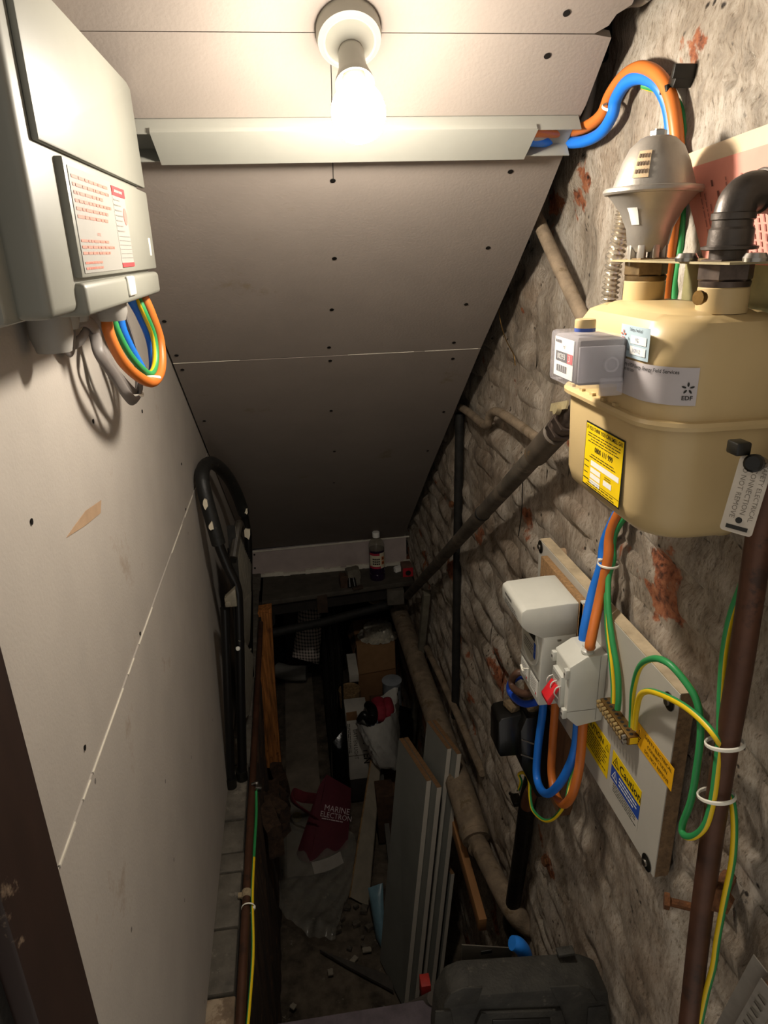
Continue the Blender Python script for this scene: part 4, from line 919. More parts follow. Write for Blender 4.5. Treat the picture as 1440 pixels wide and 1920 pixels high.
# ---- black service cut-out
co = thing('service_cutout', (.42, 1.1, -1.04), 'black service cut-out under the electricity meter', 'cut-out')
M_BAKE = mat('black_bakelite', '#100f0d', .3, var=.3, scale=25, coat=.1)
mb = MB(); mb.prism([(.448, 1.045, -.84), (.395, 1.045, -.84), (.385, 1.045, -.87), (.390, 1.045, -.955), (.425, 1.045, -1.035), (.448, 1.045, -1.04)], (0, .085, 0), bev=.003); mb.build('body', M_BAKE, co)
mb = MB(); mb.prism([(.405, 1.065, -.845), (.352, 1.065, -.852), (.347, 1.065, -.86), (.348, 1.065, -.930), (.353, 1.065, -.942), (.405, 1.065, -.944)], (0, .055, 0), bev=.003); mb.build('fuse_carrier', M_BAKE, co)
for z_ in (-.93, -.895): MB().box((.400, 1.0440, z_), (.028, .0025, .002), Matrix.Rotation(.5, 3, 'Y')).build('moulded_rib', mat('worn_edge', '#57524a', .5), co)
mb = MB(); mb.box((.380, 1.09, -.842), (.02, .03, .012), Matrix.Rotation(.3, 3, 'Z'), .002); mb.box((.42, 1.08, -.832), (.03, .04, .02), Matrix.Rotation(.2, 3, 'X'), .004); mb.build('sealing_compound', mat('tan_compound', '#6d5a3f', .8, var=.5, scale=60, bump=.6), co)
# black service cable
bc = thing('service_cable', W(962, 1690, .45), 'thick black taped service cable running down from the cut-out', 'cable')
MB().tube([V3((.44, 1.10, -1.02)), W(990, 1500, .445), W(982, 1560, .447), W(972, 1630, .449), W(962, 1695, .446), W(958, 1740, .450), V3((.50, 1.20, -1.72))], .0185, 20).build('cable_run', mat('taped_black_cable', '#14120f', .45, var=.3, scale=20, bump=.5, bscale=70), bc)
mb = MB(); mb.tube([W(1000, 1478, .425), W(992, 1495, .43), W(988, 1510, .435)], .014, 14); mb.build('copper_sheath', mat('bare_copper', '#8e5a3e', .4, metal=.7, var=.2), bc)
mb = MB(); p = W(968, 1500, .425); mb.box(p, (.02, .03, .012), None, .002); mb.tube([p+V3((0, .01, .005)), p+V3((-.008, .02, 0)), p+V3((-.004, .03, -.006))], .003, 8); mb.build('earth_clamp', M_BLACK, bc)
cable('earth_cable', [W(973, 1480, .42), W(977, 1465, .418), W(973, 1452, .416), W(982, 1449, .413), W(992, 1462, .412), W(994, 1495, .413), W(1000, 1520, .415), W(1020, 1538, .415), W(1040, 1533, .418), W(1060, 1505, .425), W(1068, 1470, .438), W(1080, 1430, .443)], .0034, [M_YELLOW, M_GREEN], 'thin earth cable from the service cable clamp under the tails', fmi=gy, twist=.05)
# ---- earth wires from the terminal block to the copper pipe
cable('earth_cable', [W(1184, 1362, .436), W(1185, 1330, .434), W(1188, 1290, .425), W(1200, 1250, .415), W(1225, 1235, .410), W(1255, 1245, .412), W(1290, 1285, .420), W(1308, 1320, .425), W(1314, 1370, .425), W(1308, 1430, .424), W(1296, 1500, .422), W(1280, 1545, .420), W(1282, 1565, .418), W(1300, 1568, .416), W(1322, 1548, .418), W(1336, 1500, .422), W(1344, 1440, .424), W(1350, 1380, .426), W(1352, 1300, .428), W(1358, 1220, .430), W(1372, 1150, .432), W(1398, 1080, .432), W(1415, 1020, .432), W(1425, 940, .434)], .0042, [M_YELLOW, M_GREEN], 'long earth cable arching over the board and hanging in a loop by the copper pipe', fmi=lambda k, i: 1-gy(k, i), twist=.006)
cable('earth_cable', [W(1190, 1366, .436), W(1193, 1335, .432), W(1200, 1305, .425), W(1215, 1296, .418), W(1240, 1302, .414), W(1280, 1322, .415), W(1315, 1350, .418), W(1345, 1386, .422), W(1358, 1420, .440), W(1352, 1470, .455)], .0040, [M_YELLOW, M_GREEN], 'short earth cable from the terminal block across to the upper cable tie', fmi=lambda k, i: 1-gy(k+3, i), twist=-.01)
cable('earth_cable', [W(1350, 1440, .462), W(1374, 1510, .455), W(1375, 1600, .449), W(1358, 1690, .447), W(1345, 1760, .446), W(1338, 1810, .445), W(1325, 1860, .444), W(1310, 1930, .443)], .0040, [M_YELLOW, M_GREEN], 'earth cable running down behind the lower copper pipe', fmi=lambda k, i: gy(k+4, i))
def pipe_tie(px, py, label):
    c = W(px, py, cpx)
    d = (W(px+8, py-48, cpx)-W(px-8, py+48, cpx)).normalized()
    t = tie_ring('cable_tie', c+V3((-.003, .004, 0)), d+V3((-.1, .3, 0)), .0172, label, w=.0042, el=(1.0, 1.12))
    return t
pipe_tie(1368, 1398, 'upper white cable tie round the copper pipe'); pipe_tie(1352, 1496, 'lower white cable tie round the copper pipe')
# earth clamp tag
tg = thing('earth_clamp_tag', W(1400, 960, .40), 'aluminium earth clamp tag hanging on the copper pipe', 'tag')
ta = W(1418, 868, .395); tdn = (W(1388, 968, .385)-ta).normalized(); tr_ = V3((.62, -.75, -.12)); tr_ = (tr_-tdn*tr_.dot(tdn)).normalized()
M_TAG = mat('dull_aluminium_tag', '#b9b0a2', .5, metal=.2, var=.08)
cc = ta+tdn*.030
mb = MB(); mb.card(cc, tr_, -tdn, .027, .068, .0012, mi=0, r=.003)
nn = tr_.cross(-tdn)
TU = tr_; TR = tdn    # text runs down the tag
for k, t in enumerate(('SAFETY ELECTRICAL', 'CONNECTION', 'DO NOT REMOVE')):
    mb.text(t, cc+tr_*(.0085-k*.0075)+nn*.0013-tdn*.004, TR, tr_, .0062 if k else .0056, 1, lift=.0003)
mb.prism([cc+tdn*.029+tr_*(.009*a)-tdn*(.0018*b)+nn*.0013 for a, b in ((1, 1), (-1, 1), (-1, -1), (1, -1))], nn*.0003, mi=2)
mb.lathe([(0, 0), (.0028, 0), (.0028, .0003), (0, .0003)], cc+tdn*.022+nn*.0013, nn, 14, mi=2)
mb.build('plate', [M_TAG, mat('tag_print', '#6f675c', .6), M_INK], tg)
mb = MB(); sc_ = ta+nn*.006; mb.lathe([(0, 0), (.008, 0), (.008, .008), (.006, .010), (0, .010)], sc_-nn*.002, nn, 16); mb.box(sc_+V3((-.010, .010, .012)), (.014, .016, .012), None, .002); mb.build('clamp_screw', M_BLACK, tg)
mb = MB(); mb.tube([W(1440, 872, .40), W(1428, 862, .40), W(1420, 862, .40)], .003, 8); mb.build('clamp_strap', M_STEEL, tg)
# ---- rusty bolts and nails sticking out of the wall
def bolt(px, py, label, l=.035, r=.005, d=(-1, -.15, .1), X=.472):
    p = W(px, py, X); d = V3(d).normalized(); mb = MB(); mb.tube([p-d*.01, p+d*l], r, 10, spline=False)
    o = thing('rusty_bolt', p, label, 'bolt'); mb.build('shank', M_RUST, o); h = MB(); hexnut(h, p+d*l, d, r*1.9, r*1.3); h.build('head', M_RUST, o); return o
bolt(1302, 1702, 'rusty bolt sticking out of the wall left of the copper pipe', .03, .0055, (-1, .5, 0))
bolt(1362, 1652, 'rusty bolt head right of the copper pipe', .03, .009, (-1, -.9, .2))
bolt(1034, 1612, 'small dark bolt in the wall below the service cut-out', .012, .006)
bolt(855, 945, 'rusty pipe bracket bolt on the far conduit', .012, .006)
# ---- scrap of perforated metal profile at the bottom right
pr_ = thing('metal_profile', W(1350, 1920, .40), 'grey slotted metal channel leaning at the bottom right corner', 'metal profile')
pa_, pb_ = PX(1412, 1790, .40), PX(1305, 1990, .40); pd_ = (pa_-pb_).normalized(); sx = V3((.35, -.9, -.25)); sx = (sx-pd_*sx.dot(pd_)).normalized(); nx = pd_.cross(sx)
M_GALV = mat('galvanised_steel', '#8f887d', .5, metal=.45, var=.15, scale=40)
mb = MB()
for (o0, wid, dr) in ((V3((0, 0, 0)), .017, sx), (sx*.017, .012, -nx if nx.x > 0 else nx), (sx*.017+(-nx if nx.x > 0 else nx)*.012, .020, sx)):
    mb.prism([pb_+o0, pa_+o0, pa_+o0+dr*wid-pd_*.004, pb_+o0+dr*wid], nx*.0012)
mb.build('channel', M_GALV, pr_)
inw = -nx if nx.x > 0 else nx
for k in range(9):
    c = pa_+sx*.027+inw*.012-pd_*(.02+k*.013); mb = MB(); mb.beam(c-sx*.005+inw*.001, c+sx*.004+inw*.003, .0018, .0018); mb.build('slot_burr', M_STEEL, pr_)
# ================================================================== SHELF at the far end and what stands on it
M_DWOOD = mat('dark_painted_wood', '#4a443b', .75, var=.25, scale=20, bump=.3, col3='#4d453b', thr3=.66, scale3=30)
sh_ = thing('shelf', (.11, 2.76, -1.42), 'dark wooden shelf across the foot of the sloping ceiling', 'shelf')
mb = MB(); mb.prism([(-.24, 2.615, -1.362), (.47, 2.69, -1.362), (.47, 2.868, -1.362), (-.24, 2.868, -1.362)], (0, 0, -.022), bev=.003); mb.build('shelf_board', M_DWOOD, sh_)
mb = MB(); mb.prism([(-.24, 2.64, -1.385), (.42, 2.71, -1.385), (.42, 2.75, -1.385), (-.24, 2.68, -1.385)], (0, 0, -.06)); mb.build('front_beam', mat('shelf_beam', '#241f1a', .85, var=.3), sh_)
MB().box(PY(604, 1130, 2.66), (.045, .03, .085), None, .002).build('beam_block', mat('brown_block', '#3b2c20', .85, var=.3), sh_)
MB().box((.385, 2.69, -1.425), (.075, .05, .07), None, .003).build('end_bracket', mat('grey_bracket_wood', '#5b554b', .8, var=.25, scale=30), sh_)
for k, q in enumerate(((488, 1140), (497, 1140), (505, 1140))):
    p = PY(*q, 2.62); MB().tube([p+V3((0, 0, .02)), p, p+V3((0, -.004, -.06)), p+V3((.006, -.01, -.075)), p+V3((.014, -.012, -.06)), p+V3((.014, -.012, -.03))], .006, 10).build('hook', M_BLK2, sh_)
# bottle of purple spirit
bt = PY(708, 1088, 2.745); bt.z = -1.362
bo = thing('spirit_bottle', bt, 'plastic bottle of purple spirit with white cap standing on the shelf', 'bottle')
M_PURP = mat('purple_spirit', '#24142e', .12, var=.1, coat=.5); M_CLRB = mat('bottle_clear', '#8c8472', .1, alpha=.45, var=.03)
rB = .0345
MB().lathe([(0, 0), (rB*.9, 0), (rB, .006), (rB, .028), (rB*.95, .032), (rB, .036), (rB, .046), (rB*.96, .052), (rB, .058), (rB, .140), (rB*.98, .146), (0, .146)], bt, (0, 0, 1), 32).build('liquid', M_PURP, bo)
MB().lathe([(rB+.0004, .144), (rB+.0004, .162), (rB*.86, .178), (rB*.55, .190), (.013, .196), (.013, .202)], bt, (0, 0, 1), 32).build('neck', M_CLRB, bo)
MB().lathe([(.0155, .199), (.016, .202), (.016, .220), (.0145, .222), (0, .222)], bt, (0, 0, 1), 24).build('cap', M_WHITE, bo)
mb = MB(); rl = rB+.0006
def cyl(a, h, d=0.): return bt+V3(((rl+d)*math.cos(a), (rl+d)*math.sin(a), h))
a0, a1 = math.radians(-155), math.radians(-20)
mb.grid(lambda u, v: cyl(a0+(a1-a0)*u, .062+.072*v), 18, 8, fmi=lambda i, j: 1 if ((j >= 6 and i < 10) or (j < 1 and i < 11)) else 0)
for hz in (.087, .108):
    mb.grid(lambda u, v: cyl(math.radians(-62)+u*.42, hz-.008+.016*v, .0004), 4, 2, 2); 
    mb.grid(lambda u, v: cyl(math.radians(-62)+.12+u*.18, hz-.005+.009*v, .0008), 3, 2, 3)
for k in range(3):
    for c_ in range(4): mb.grid(lambda u, v: cyl(math.radians(-128)+c_*.24+u*.19, .081+k*.011+.007*v, .0004), 3, 2, 3)
mb.build('bottle_label', [mat('cream_label', '#c9bfa4', .6, var=.04), mat('crimson_label', '#a3263a', .6), mat('hazard_orange', '#d0702c', .6), M_INK], bo)
# crumpled wallet of old gloves
gw = PY(657, 1092, 2.70); gw.z = -1.362
gl = thing('tool_wallet', gw, 'crumpled grey and brown wallet of tools lying on the shelf', 'wallet')
rr3 = random.Random(11)
def crump(mb, c, w, d, h, seed, rot, mi=0, n=7):
    r = random.Random(seed); Mx = Matrix.Rotation(rot, 3, 'Z'); J = {}
    for side in range(2):
        pass
    b0 = len(mb.bm.verts); mb.box((0, 0, h/2), (w, d, h), None, 0); mb.bm.verts.ensure_lookup_table()
    vs_ = mb.bm.verts[b0:]; es = list(set(e for v in vs_ for e in v.link_edges))
    bmesh.ops.subdivide_edges(mb.bm, edges=es, cuts=3, use_grid_fill=True); mb.bm.verts.ensure_lookup_table()
    for v in mb.bm.verts[b0:]:
        v.co += V3((r.uniform(-1, 1)*w, r.uniform(-1, 1)*d, r.uniform(-1, 1)*h*.6))*.07 if v.co.z > .002 else V3((0, 0, 0))
        v.co = Mx @ v.co+V3(c)
    return mb
crump(MB(), gw+V3((.012, .01, 0)), .055, .04, .075, 3, .3).build('canvas', mat('grey_canvas', '#6d675a', .85, var=.35, scale=40), gl)
crump(MB(), gw+V3((-.028, .0, 0)), .035, .04, .055, 5, .1).build('leather', mat('brown_leather', '#4a3526', .7, var=.3, scale=30), gl)
mb = MB(); mb.tube([gw+V3((-.005, -.03, .006)), gw+V3((-.004, -.01, .04))], .010, 12, spline=False); mb.tube([gw+V3((.016, -.034, .010)), gw+V3((.012, -.012, .04))], .009, 12, spline=False); mb.build('handles', M_BLACK, gl)
mb = MB(); mb.beam(gw+V3((.005, -.045, .006)), gw+V3((.05, -.035, .006)), .018, .010, bev=.002); mb.build('wood_stub', mat('brown_block', '#3b2c20'), gl)
# red box with a round hole
rb = PY(765, 1078, 2.735); rb.z = -1.362
ro = thing('small_box', rb, 'small red and tan box with a round hole beside the bottle', 'box')
mb = MB(); mb.bb(rb.x-.022, rb.x+.022, rb.y, rb.y+.075, rb.z, rb.z+.042, bev=.001); mb.build('carton', mat('tan_carton', '#6f5446', .8, var=.2), ro)
mb = MB(); mb.bb(rb.x-.0225, rb.x+.0225, rb.y-.001, rb.y+.0005, rb.z, rb.z+.042); mb.build('red_end', mat('red_card', '#b22430', .5, var=.1), ro)
mb = MB(); mb.lathe([(0, 0), (.0125, 0), (.0125, .0006), (0, .0006)], (rb.x+.001, rb.y-.001, rb.z+.018), (0, -1, 0), 20); mb.build('round_hole', M_INK, ro)
mb = MB(); p = PY(746, 1060, 2.80); p.z = -1.362; crump(mb, p, .035, .02, .022, 8, .4); tag(mb.build('paper_scrap', M_WHITE), 'scrap of white paper on the shelf beside the red box', 'paper')
# black pipe across the opening below the shelf
tag(MB().tube([PY(484, 1192, 2.60), PY(600, 1168, 2.66), PY(735, 1132, 2.74)], .0185, 18, spline=False).build('black_pipe', M_BLK2), 'black pipe crossing the opening under the shelf', 'pipe')

# ================================================================== LADDER leaning on the left wall
M_LAD = mat('black_ladder_tube', '#0f0e0d', .35, var=.2, scale=40, col3='#c9bfa8', thr3=.70, scale3=22)
M_FOAM = mat('black_foam_grip', '#1c1c1a', .5, var=.2, scale=30, bump=.25, bscale=120, col3='#cfc5ae', thr3=.685, scale3=20)
la = thing('step_ladder', (-.21, 1.8, -1.345), 'folded black step ladder with looped handrail leaning on the left wall', 'ladder')
Pn = [PY(455, 1466, 1.560), PY(451, 1300, 1.575), PY(447, 1140, 1.590), PY(443, 1100, 1.595), PY(428, 1065, 1.60)]
Pf = [V3((-.213, 2.06, -1.33)), V3((-.19, 2.06, -1.10)), PY(466, 1090, 2.05), PY(466, 1040, 2.05), PY(465, 1005, 2.05)]
arch = [PY(428, 1065, 1.60), PY(410, 1020, 1.605), PY(396, 970, 1.61), PY(384, 925, 1.62), PY(379, 893, 1.645), PY(384, 874, 1.70), PY(397, 868, 1.78), PY(413, 878, 1.87), PY(431, 900, 1.95), PY(446, 930, 2.01), PY(457, 962, 2.04), PY(465, 1005, 2.05)]
MB().tube(Pn, .0125, 16).build('rail', M_LAD, la); MB().tube(Pf, .0125, 16).build('rail', M_LAD, la)
MB().tube(arch[1:11], .0172, 18).build('handrail_grip', M_FOAM, la)
MB().tube(arch, .0125, 14).build('handrail', M_LAD, la)
MB().tube([PY(433, 1466, 1.535), PY(427, 1300, 1.55), PY(421, 1140, 1.565)], .0115, 14).build('rear_rail', M_LAD, la)
MB().tube([V3((-.236, 2.03, -1.33)), V3((-.226, 2.03, -1.0)), V3((-.222, 2.03, -.86))], .0115, 14).build('rear_rail', M_LAD, la)
for i, y in enumerate((1.535, 2.03)):
    MB().lathe([(0, 0), (.015, 0), (.015, .03), (0, .03)], (PY(433, 1466, 1.535).x if i == 0 else -.236, y, -1.346), (0, 0, 1), 14).build('foot', M_BLACK, la)
for i, p in enumerate((PY(455, 1466, 1.56), V3((-.213, 2.06, 0)))): MB().lathe([(0, 0), (.016, 0), (.016, .03), (0, .03)], (p.x, p.y, -1.346), (0, 0, 1), 14).build('foot', M_BLACK, la)
M_TREAD = mat('ribbed_grey_tread', '#7a7466', .6, var=.2, scale=50)
def tread(poly, ridges, d=.02):
    A_, B_, C_, D2 = [V3(p) for p in poly]   # near-top, far-top, far-bottom, near-bottom
    n_ = (B_-A_).cross(D2-A_).normalized()
    if n_.x < 0: n_ = -n_
    t = MB().prism([A_, B_, C_, D2], -n_*d).build('tread', M_BLK2, la)
    mb = MB()
    for k in range(ridges):
        u = (k+.5)/ridges; a = A_*(1-u)+B_*u+n_*.001; b = D2*(1-u)+C_*u+n_*.001
        mb.beam(a, b, (B_-A_).length/ridges*.5, .0008, up=n_)
    o = mb.build('tread_ribs', M_TREAD, t); o['kind'] = 'stuff'
tread([PY(440, 985, 1.68), PY(471, 1060, 1.98), PY(470, 1125, 1.98), PY(454, 1150, 1.68)], 16)
tread([PY(452, 1130, 1.68), PY(471, 1110, 1.98), PY(468, 1200, 1.98), PY(460, 1222, 1.72)], 16)
tread([PY(458, 1205, 1.66), PY(474, 1230, 1.98), PY(472, 1330, 1.98), PY(460, 1345, 1.66)], 16)
mb = MB(); q = PY(428, 1122, 1.56); mb.prism([q+V3((-.008, -.012, -.018)), q+V3((.020, -.012, -.018)), q+V3((.020, -.012, .030)), q+V3((-.008, -.012, .006))], (0, .02, 0), bev=.001); mb.lathe([(0, 0), (.007, 0), (.007, .005), (0, .006)], q+V3((.0, -.012, -.008)), (0, -1, 0), 14); mb.build('hinge_bracket', mat('worn_hinge', '#8a8372', .5, metal=.3, var=.2), la)
for q, y_, r_ in (((385, 945), 1.592, .011), ((396, 988), 1.585, .009), ((461, 958), 2.02, .009), ((464, 1000), 2.03, .016)):
    c_ = PY(*q, y_); mb = MB(); ps = [c_+V3((r_*(.6+.5*rnd.random())*math.cos(t)*.7, -.0005, r_*(.6+.6*rnd.random())*math.sin(t)*1.3)) for t in [k*math.pi/5 for k in range(10)]]; mb.prism(ps, (0, .012, 0)); mb.build('paint_splash', mat('cream_paint', '#d8cdb4', .7, var=.1), la)
for q in ((446, 1216), (449, 1355)): MB().lathe([(0, 0), (.006, 0), (.005, .003), (0, .004)], PY(*q, 1.565), (.1, -1, .2), 12).build('rivet', M_WPLAST, la)
MB().tube([PY(437, 1045, 1.66), PY(447, 985, 1.72), PY(452, 990, 1.80)], .011, 10).build('wrapped_strap', mat('strap_tape', '#3a352d', .6, var=.4, scale=50), la)

# ================================================================== LEFT LEDGE: copper pipe, wire, ties
lp = [PZ(470, 1470, -1.335), PZ(466, 1550, -1.335), PZ(460, 1680, -1.335), PZ(452, 1800, -1.335), PZ(444, 1935, -1.335)]
lp = [V3((-.183, y, -1.338)) for y in (.86, 1.0, 1.2, 1.5, 1.9, 2.4)]
tag(MB().tube(lp, .0095, 16).build('copper_pipe', M_COPPER), 'thin brown copper pipe clipped along the left ledge', 'pipe')
cable('earth_cable', [V3((-.172, 1.50, -1.335)), V3((-.170, 1.42, -1.345)), V3((-.171, 1.30, -1.342)), V3((-.170, 1.17, -1.335)), V3((-.165, 1.05, -1.345)), V3((-.168, .95, -1.348)), V3((-.172, .86, -1.345))], .0036, [M_YELLOW, M_GREEN], 'thin earth wire running beside the copper pipe on the left ledge', fmi=lambda k, i: 0 if i > 14 and k % 12 < 8 else 1)
mb = MB(); mb.tube([V3((-.172, 1.51, -1.338)), V3((-.168, 1.51, -1.322)), V3((-.183, 1.51, -1.324))], .004, 8); mb.box((-.166, 1.50, -1.33), (.018, .014, .014), Matrix.Rotation(.3, 3, 'Y'), .002); tag(mb.build('earth_clamp', M_STEEL), 'small shiny earth clamp on the left ledge pipe', 'clamp')
tie_ring('cable_tie', (-.178, 1.145, -1.338), (0, 1, 0), .0145, 'pale cable tie on the left ledge pipe', w=.003, tail=(.8, -.2, .2))
mb = MB(); mb.lathe([(.0098, 0), (.0115, .001), (.0115, .018), (.0098, .019)], (-.183, 1.17, -1.338), (0, 1, 0), 16); mb.box((-.196, 1.18, -1.338), (.012, .012, .006), None, .001); tag(mb.build('string_binding', mat('twine', '#9c8a6c', .9, var=.2, scale=200)), 'tan twine wound round the left ledge pipe', 'twine')
# old lath on the lower left wall, lit end
M_LATH = mat('orange_old_pine', '#b8763a', .8, var=.5, scale=110, stretch=(1, 1, .06), bump=.9, bscale=150, col3='#6a4020', thr3=.62, scale3=16)
pl = thing('pine_post', (-.18, 2.5, FZ+.02), 'rough orange pine post standing under the left end of the shelf', 'post')
PT = [PY(484, 1146, 2.50), PY(509, 1142, 2.50), PY(513, 1230, 2.50), PY(519, 1330, 2.50), PY(528, 1440, 2.50), PY(478, 1440, 2.50), PY(483, 1300, 2.50)]
MB().prism(PT, (0, .05, 0)).build('post_core', M_LATH, pl)
rr4 = random.Random(4)
for k in range(8):
    u = (k+.5)/8; a_ = PY(484+24*u, 1146+rr4.random()*8, 2.498); b_ = PY(480+42*u, 1380+rr4.random()*60, 2.498)
    MB().beam(a_, b_, .007+.007*rr4.random(), .006+.008*rr4.random(), up=(0, -1, 0)).build('splinter', M_LATH, pl)
# rubble/dirt bulge on the lower left
for k in range(7):
    c = V3((-.188+rr4.uniform(0, .015), 1.75+k*.14+rr4.uniform(-.03, .03), -1.75-k*.09+rr4.uniform(-.05, .05)))
    mb = MB(); crump(mb, c-V3((0, 0, .06)), .05, .12, .12, 30+k, rr4.random()); tag(mb.build('rubble_lump', mat('earth_rubble', '#463324', .95, var=.5, scale=40, bump=1, bscale=90)), '%s dark earthy lump in the lower left wall counting away from the step' % ['first', 'second', 'third', 'fourth', 'fifth', 'sixth', 'seventh'][k], 'rubble', 'rubble lumps in the lower left wall')

# ================================================================== THINGS STORED IN THE CELLAR
M_CARD = mat('brown_cardboard', '#8f6946', .85, var=.12, scale=12); M_CARD2 = mat('dark_cardboard', '#6a4d35', .85, var=.15)
# floor mat at the left
mb = MB(); mb.grid(lambda u, v: (-.165+.16*u, 2.15+1.45*v, FZ+.02+.006*math.sin(v*19)+.004*math.sin(u*9)), 6, 40); o = mb.build('floor_mat', mat('grey_brown_mat', '#85796a', .9, var=.25, scale=9, bump=.3)); tag(o, 'worn grey brown mat strip lying along the left of the cellar floor', 'mat')
# grey rolled foam and plaid bag at the far left
tag(MB().tube([PZ(520, 1256, -2.30), PZ(545, 1262, -2.30), PZ(575, 1262, -2.30)], .045, 16).build('foam_roll', mat('grey_foam', '#8f8b83', .8, var=.1)), 'grey foam roll lying across the far end of the mat', 'roll')
def plaid():
    m = bpy.data.materials.new('plaid_cloth'); m.use_nodes = True; N = m.node_tree.nodes; L_ = m.node_tree.links; b = N['Principled BSDF']; g = N.new('ShaderNodeNewGeometry')
    s = N.new('ShaderNodeSeparateXYZ'); L_.new(g.outputs['Position'], s.inputs[0]); outs = []
    for ax, sc in (('X', 62.), ('Z', 58.)):
        a = N.new('ShaderNodeMath'); a.operation = 'MULTIPLY'; a.inputs[1].default_value = sc; L_.new(s.outputs[ax], a.inputs[0])
        f = N.new('ShaderNodeMath'); f.operation = 'FRACT'; L_.new(a.outputs[0], f.inputs[0]); c = N.new('ShaderNodeMath'); c.operation = 'LESS_THAN'; c.inputs[1].default_value = .38; L_.new(f.outputs[0], c.inputs[0]); outs.append(c.outputs[0])
    ad = N.new('ShaderNodeMath'); ad.operation = 'ADD'; L_.new(outs[0], ad.inputs[0]); L_.new(outs[1], ad.inputs[1])
    dv = N.new('ShaderNodeMath'); dv.operation = 'MULTIPLY'; dv.inputs[1].default_value = .5; L_.new(ad.outputs[0], dv.inputs[0])
    r = N.new('ShaderNodeValToRGB'); r.color_ramp.elements[0].color = ccol('#d8c8bc'); r.color_ramp.elements[1].color = ccol('#1b1712'); L_.new(dv.outputs[0], r.inputs[0]); L_.new(r.outputs[0], b.inputs['Base Color']); b.inputs['Roughness'].default_value = .9
    return m
pb = thing('plaid_bag', PZ(575, 1240, -2.3), 'black and white plaid bag leaning at the far end of the cellar', 'bag')
A_, B_, C_, D2 = PY(562, 1130, 3.55), PY(606, 1128, 3.50), PY(598, 1246, 3.35), PY(548, 1232, 3.40)
def pillow(mb, A_, B_, C_, D2, th, n=12, mi=0):
    nr = (B_-A_).cross(D2-A_).normalized()
    for sg in (1, -1):
        mb.grid(lambda u, v: (A_*(1-u)+B_*u)*(1-v)+(D2*(1-u)+C_*u)*v+nr*(sg*th*(max(0, math.sin(math.pi*u)*math.sin(math.pi*v)))**.5), n, n, mi)
    return mb
pillow(MB(), A_, B_, C_, D2, .03).build('bag_body', plaid(), pb, smooth=80)
MB().tube([A_+V3((.03, 0, 0)), A_+V3((.04, -.03, .05)), B_+V3((-.04, -.03, .05)), B_+V3((-.03, 0, 0))], .006, 8).build('bag_handle', M_BLACK, pb)
sc_ = MB(); sc_.bb(-.15, -.02, 3.62, 3.80, FZ+.02, -1.92, bev=.015); so_ = thing('suitcase', (-.08, 3.7, FZ+.02), 'dark brown suitcase standing behind the plaid bag', 'suitcase'); sc_.build('shell', mat('brown_suitcase', '#2c1c17', .6, var=.2), so_); MB().tube([(-.11, 3.7, -1.925), (-.11, 3.7, -1.90), (-.06, 3.7, -1.90), (-.06, 3.7, -1.925)], .006, 8).build('carry_handle', M_BLACK, so_)
# black wire racks standing on edge
def rack(name, x, y0, y1, z0, z1, label, nv=10, nh=26, lean=.0):
    o = thing(name, (x, y0, z0), label, 'wire rack'); mb = MB()
    fr_ = [(x, y0, z0), (x, y1, z0), (x+lean, y1, z1), (x+lean, y0, z1)]
    for a, b in zip(fr_, fr_[1:]+fr_[:1]): mb.tube([a, b], .004, 6, spline=False)
    mb.build('frame', M_BLACK, o)
    wm = MB()
    for k in range(1, nh):
        z = z0+(z1-z0)*k/nh; xx_ = x+lean*k/nh; wm.tube([(xx_, y0, z), (xx_, y1, z)], .0016, 4, spline=False)
    for k in range(1, nv):
        y = y0+(y1-y0)*k/nv; wm.tube([(x, y, z0), (x+lean, y, z1)], .0022, 4, spline=False)
    w_ = wm.build('wires', mat('coated_wire', '#34322e', .25, metal=.3, var=.1), o); w_['kind'] = 'stuff'; return o
gr_ = ['wire racks stood on edge']
rack('wire_rack', .055, 2.56, 3.25, FZ+.02, -1.70, 'leftmost black wire rack standing on edge on the cellar floor', lean=.02)
rack('wire_rack', .085, 2.62, 3.32, FZ+.02, -1.62, 'second black wire rack standing on edge on the cellar floor', lean=.02)
rack('wire_rack', .115, 2.66, 3.36, FZ+.02, -1.66, 'rightmost black wire rack beside the cardboard box', lean=.02)
tag(MB().bb(.10, .205, 3.60, 3.68, FZ+.02, -1.58, bev=.004).build('black_cabinet', M_BLK2), 'tall black cabinet standing behind the wire racks', 'cabinet')
# cardboard box with its flap, foil tray on top, pot behind
bx_ = thing('cardboard_box', (.33, 3.1, -2.25), 'brown cardboard box under a foil tray at the far right', 'box')
MB().bb(.232, .43, 3.05, 3.30, -2.25, -1.875, bev=.002).build('carton', M_CARD, bx_)
MB().prism([(.232, 3.046, -1.875), (.425, 3.046, -1.88), (.425, 3.040, -2.03), (.235, 3.044, -2.05)], (0, -.004, 0)).build('flap', mat('light_cardboard', '#9c7650', .85, var=.1), bx_)
MB().prism([(.232, 3.05, -1.875), (.215, 3.04, -1.92), (.205, 3.25, -1.92), (.232, 3.28, -1.875)], (-.003, 0, 0)).build('side_flap', M_CARD2, bx_)
tag(MB().bb(.21, .44, 3.0, 3.35, FZ+.02, -2.25, bev=.006).build('storage_crate', mat('dark_crate', '#2b2520', .8, var=.2)), 'dark crate under the brown cardboard box', 'crate')
ft = thing('foil_tray', PZ(712, 1212, -1.872), 'crinkled foil tray upside down on the cardboard box', 'tray')
fc = V3((.352, 3.12, -1.873))
def foil(a, v):
    r = [.098, .092, .072, .066, .05, 0][v]; h = [.0, .004, .008, .052, .058, .06][v]
    return fc+V3((r*1.1*math.cos(a), r*.95*math.sin(a), h+(.004*math.sin(a*23+v) if v < 5 else 0)+(.003*math.sin(a*11))))
mb = MB(); rings = [[mb.bm.verts.new(foil(k*2*math.pi/56, v)) for k in range(56)] for v in range(5)]
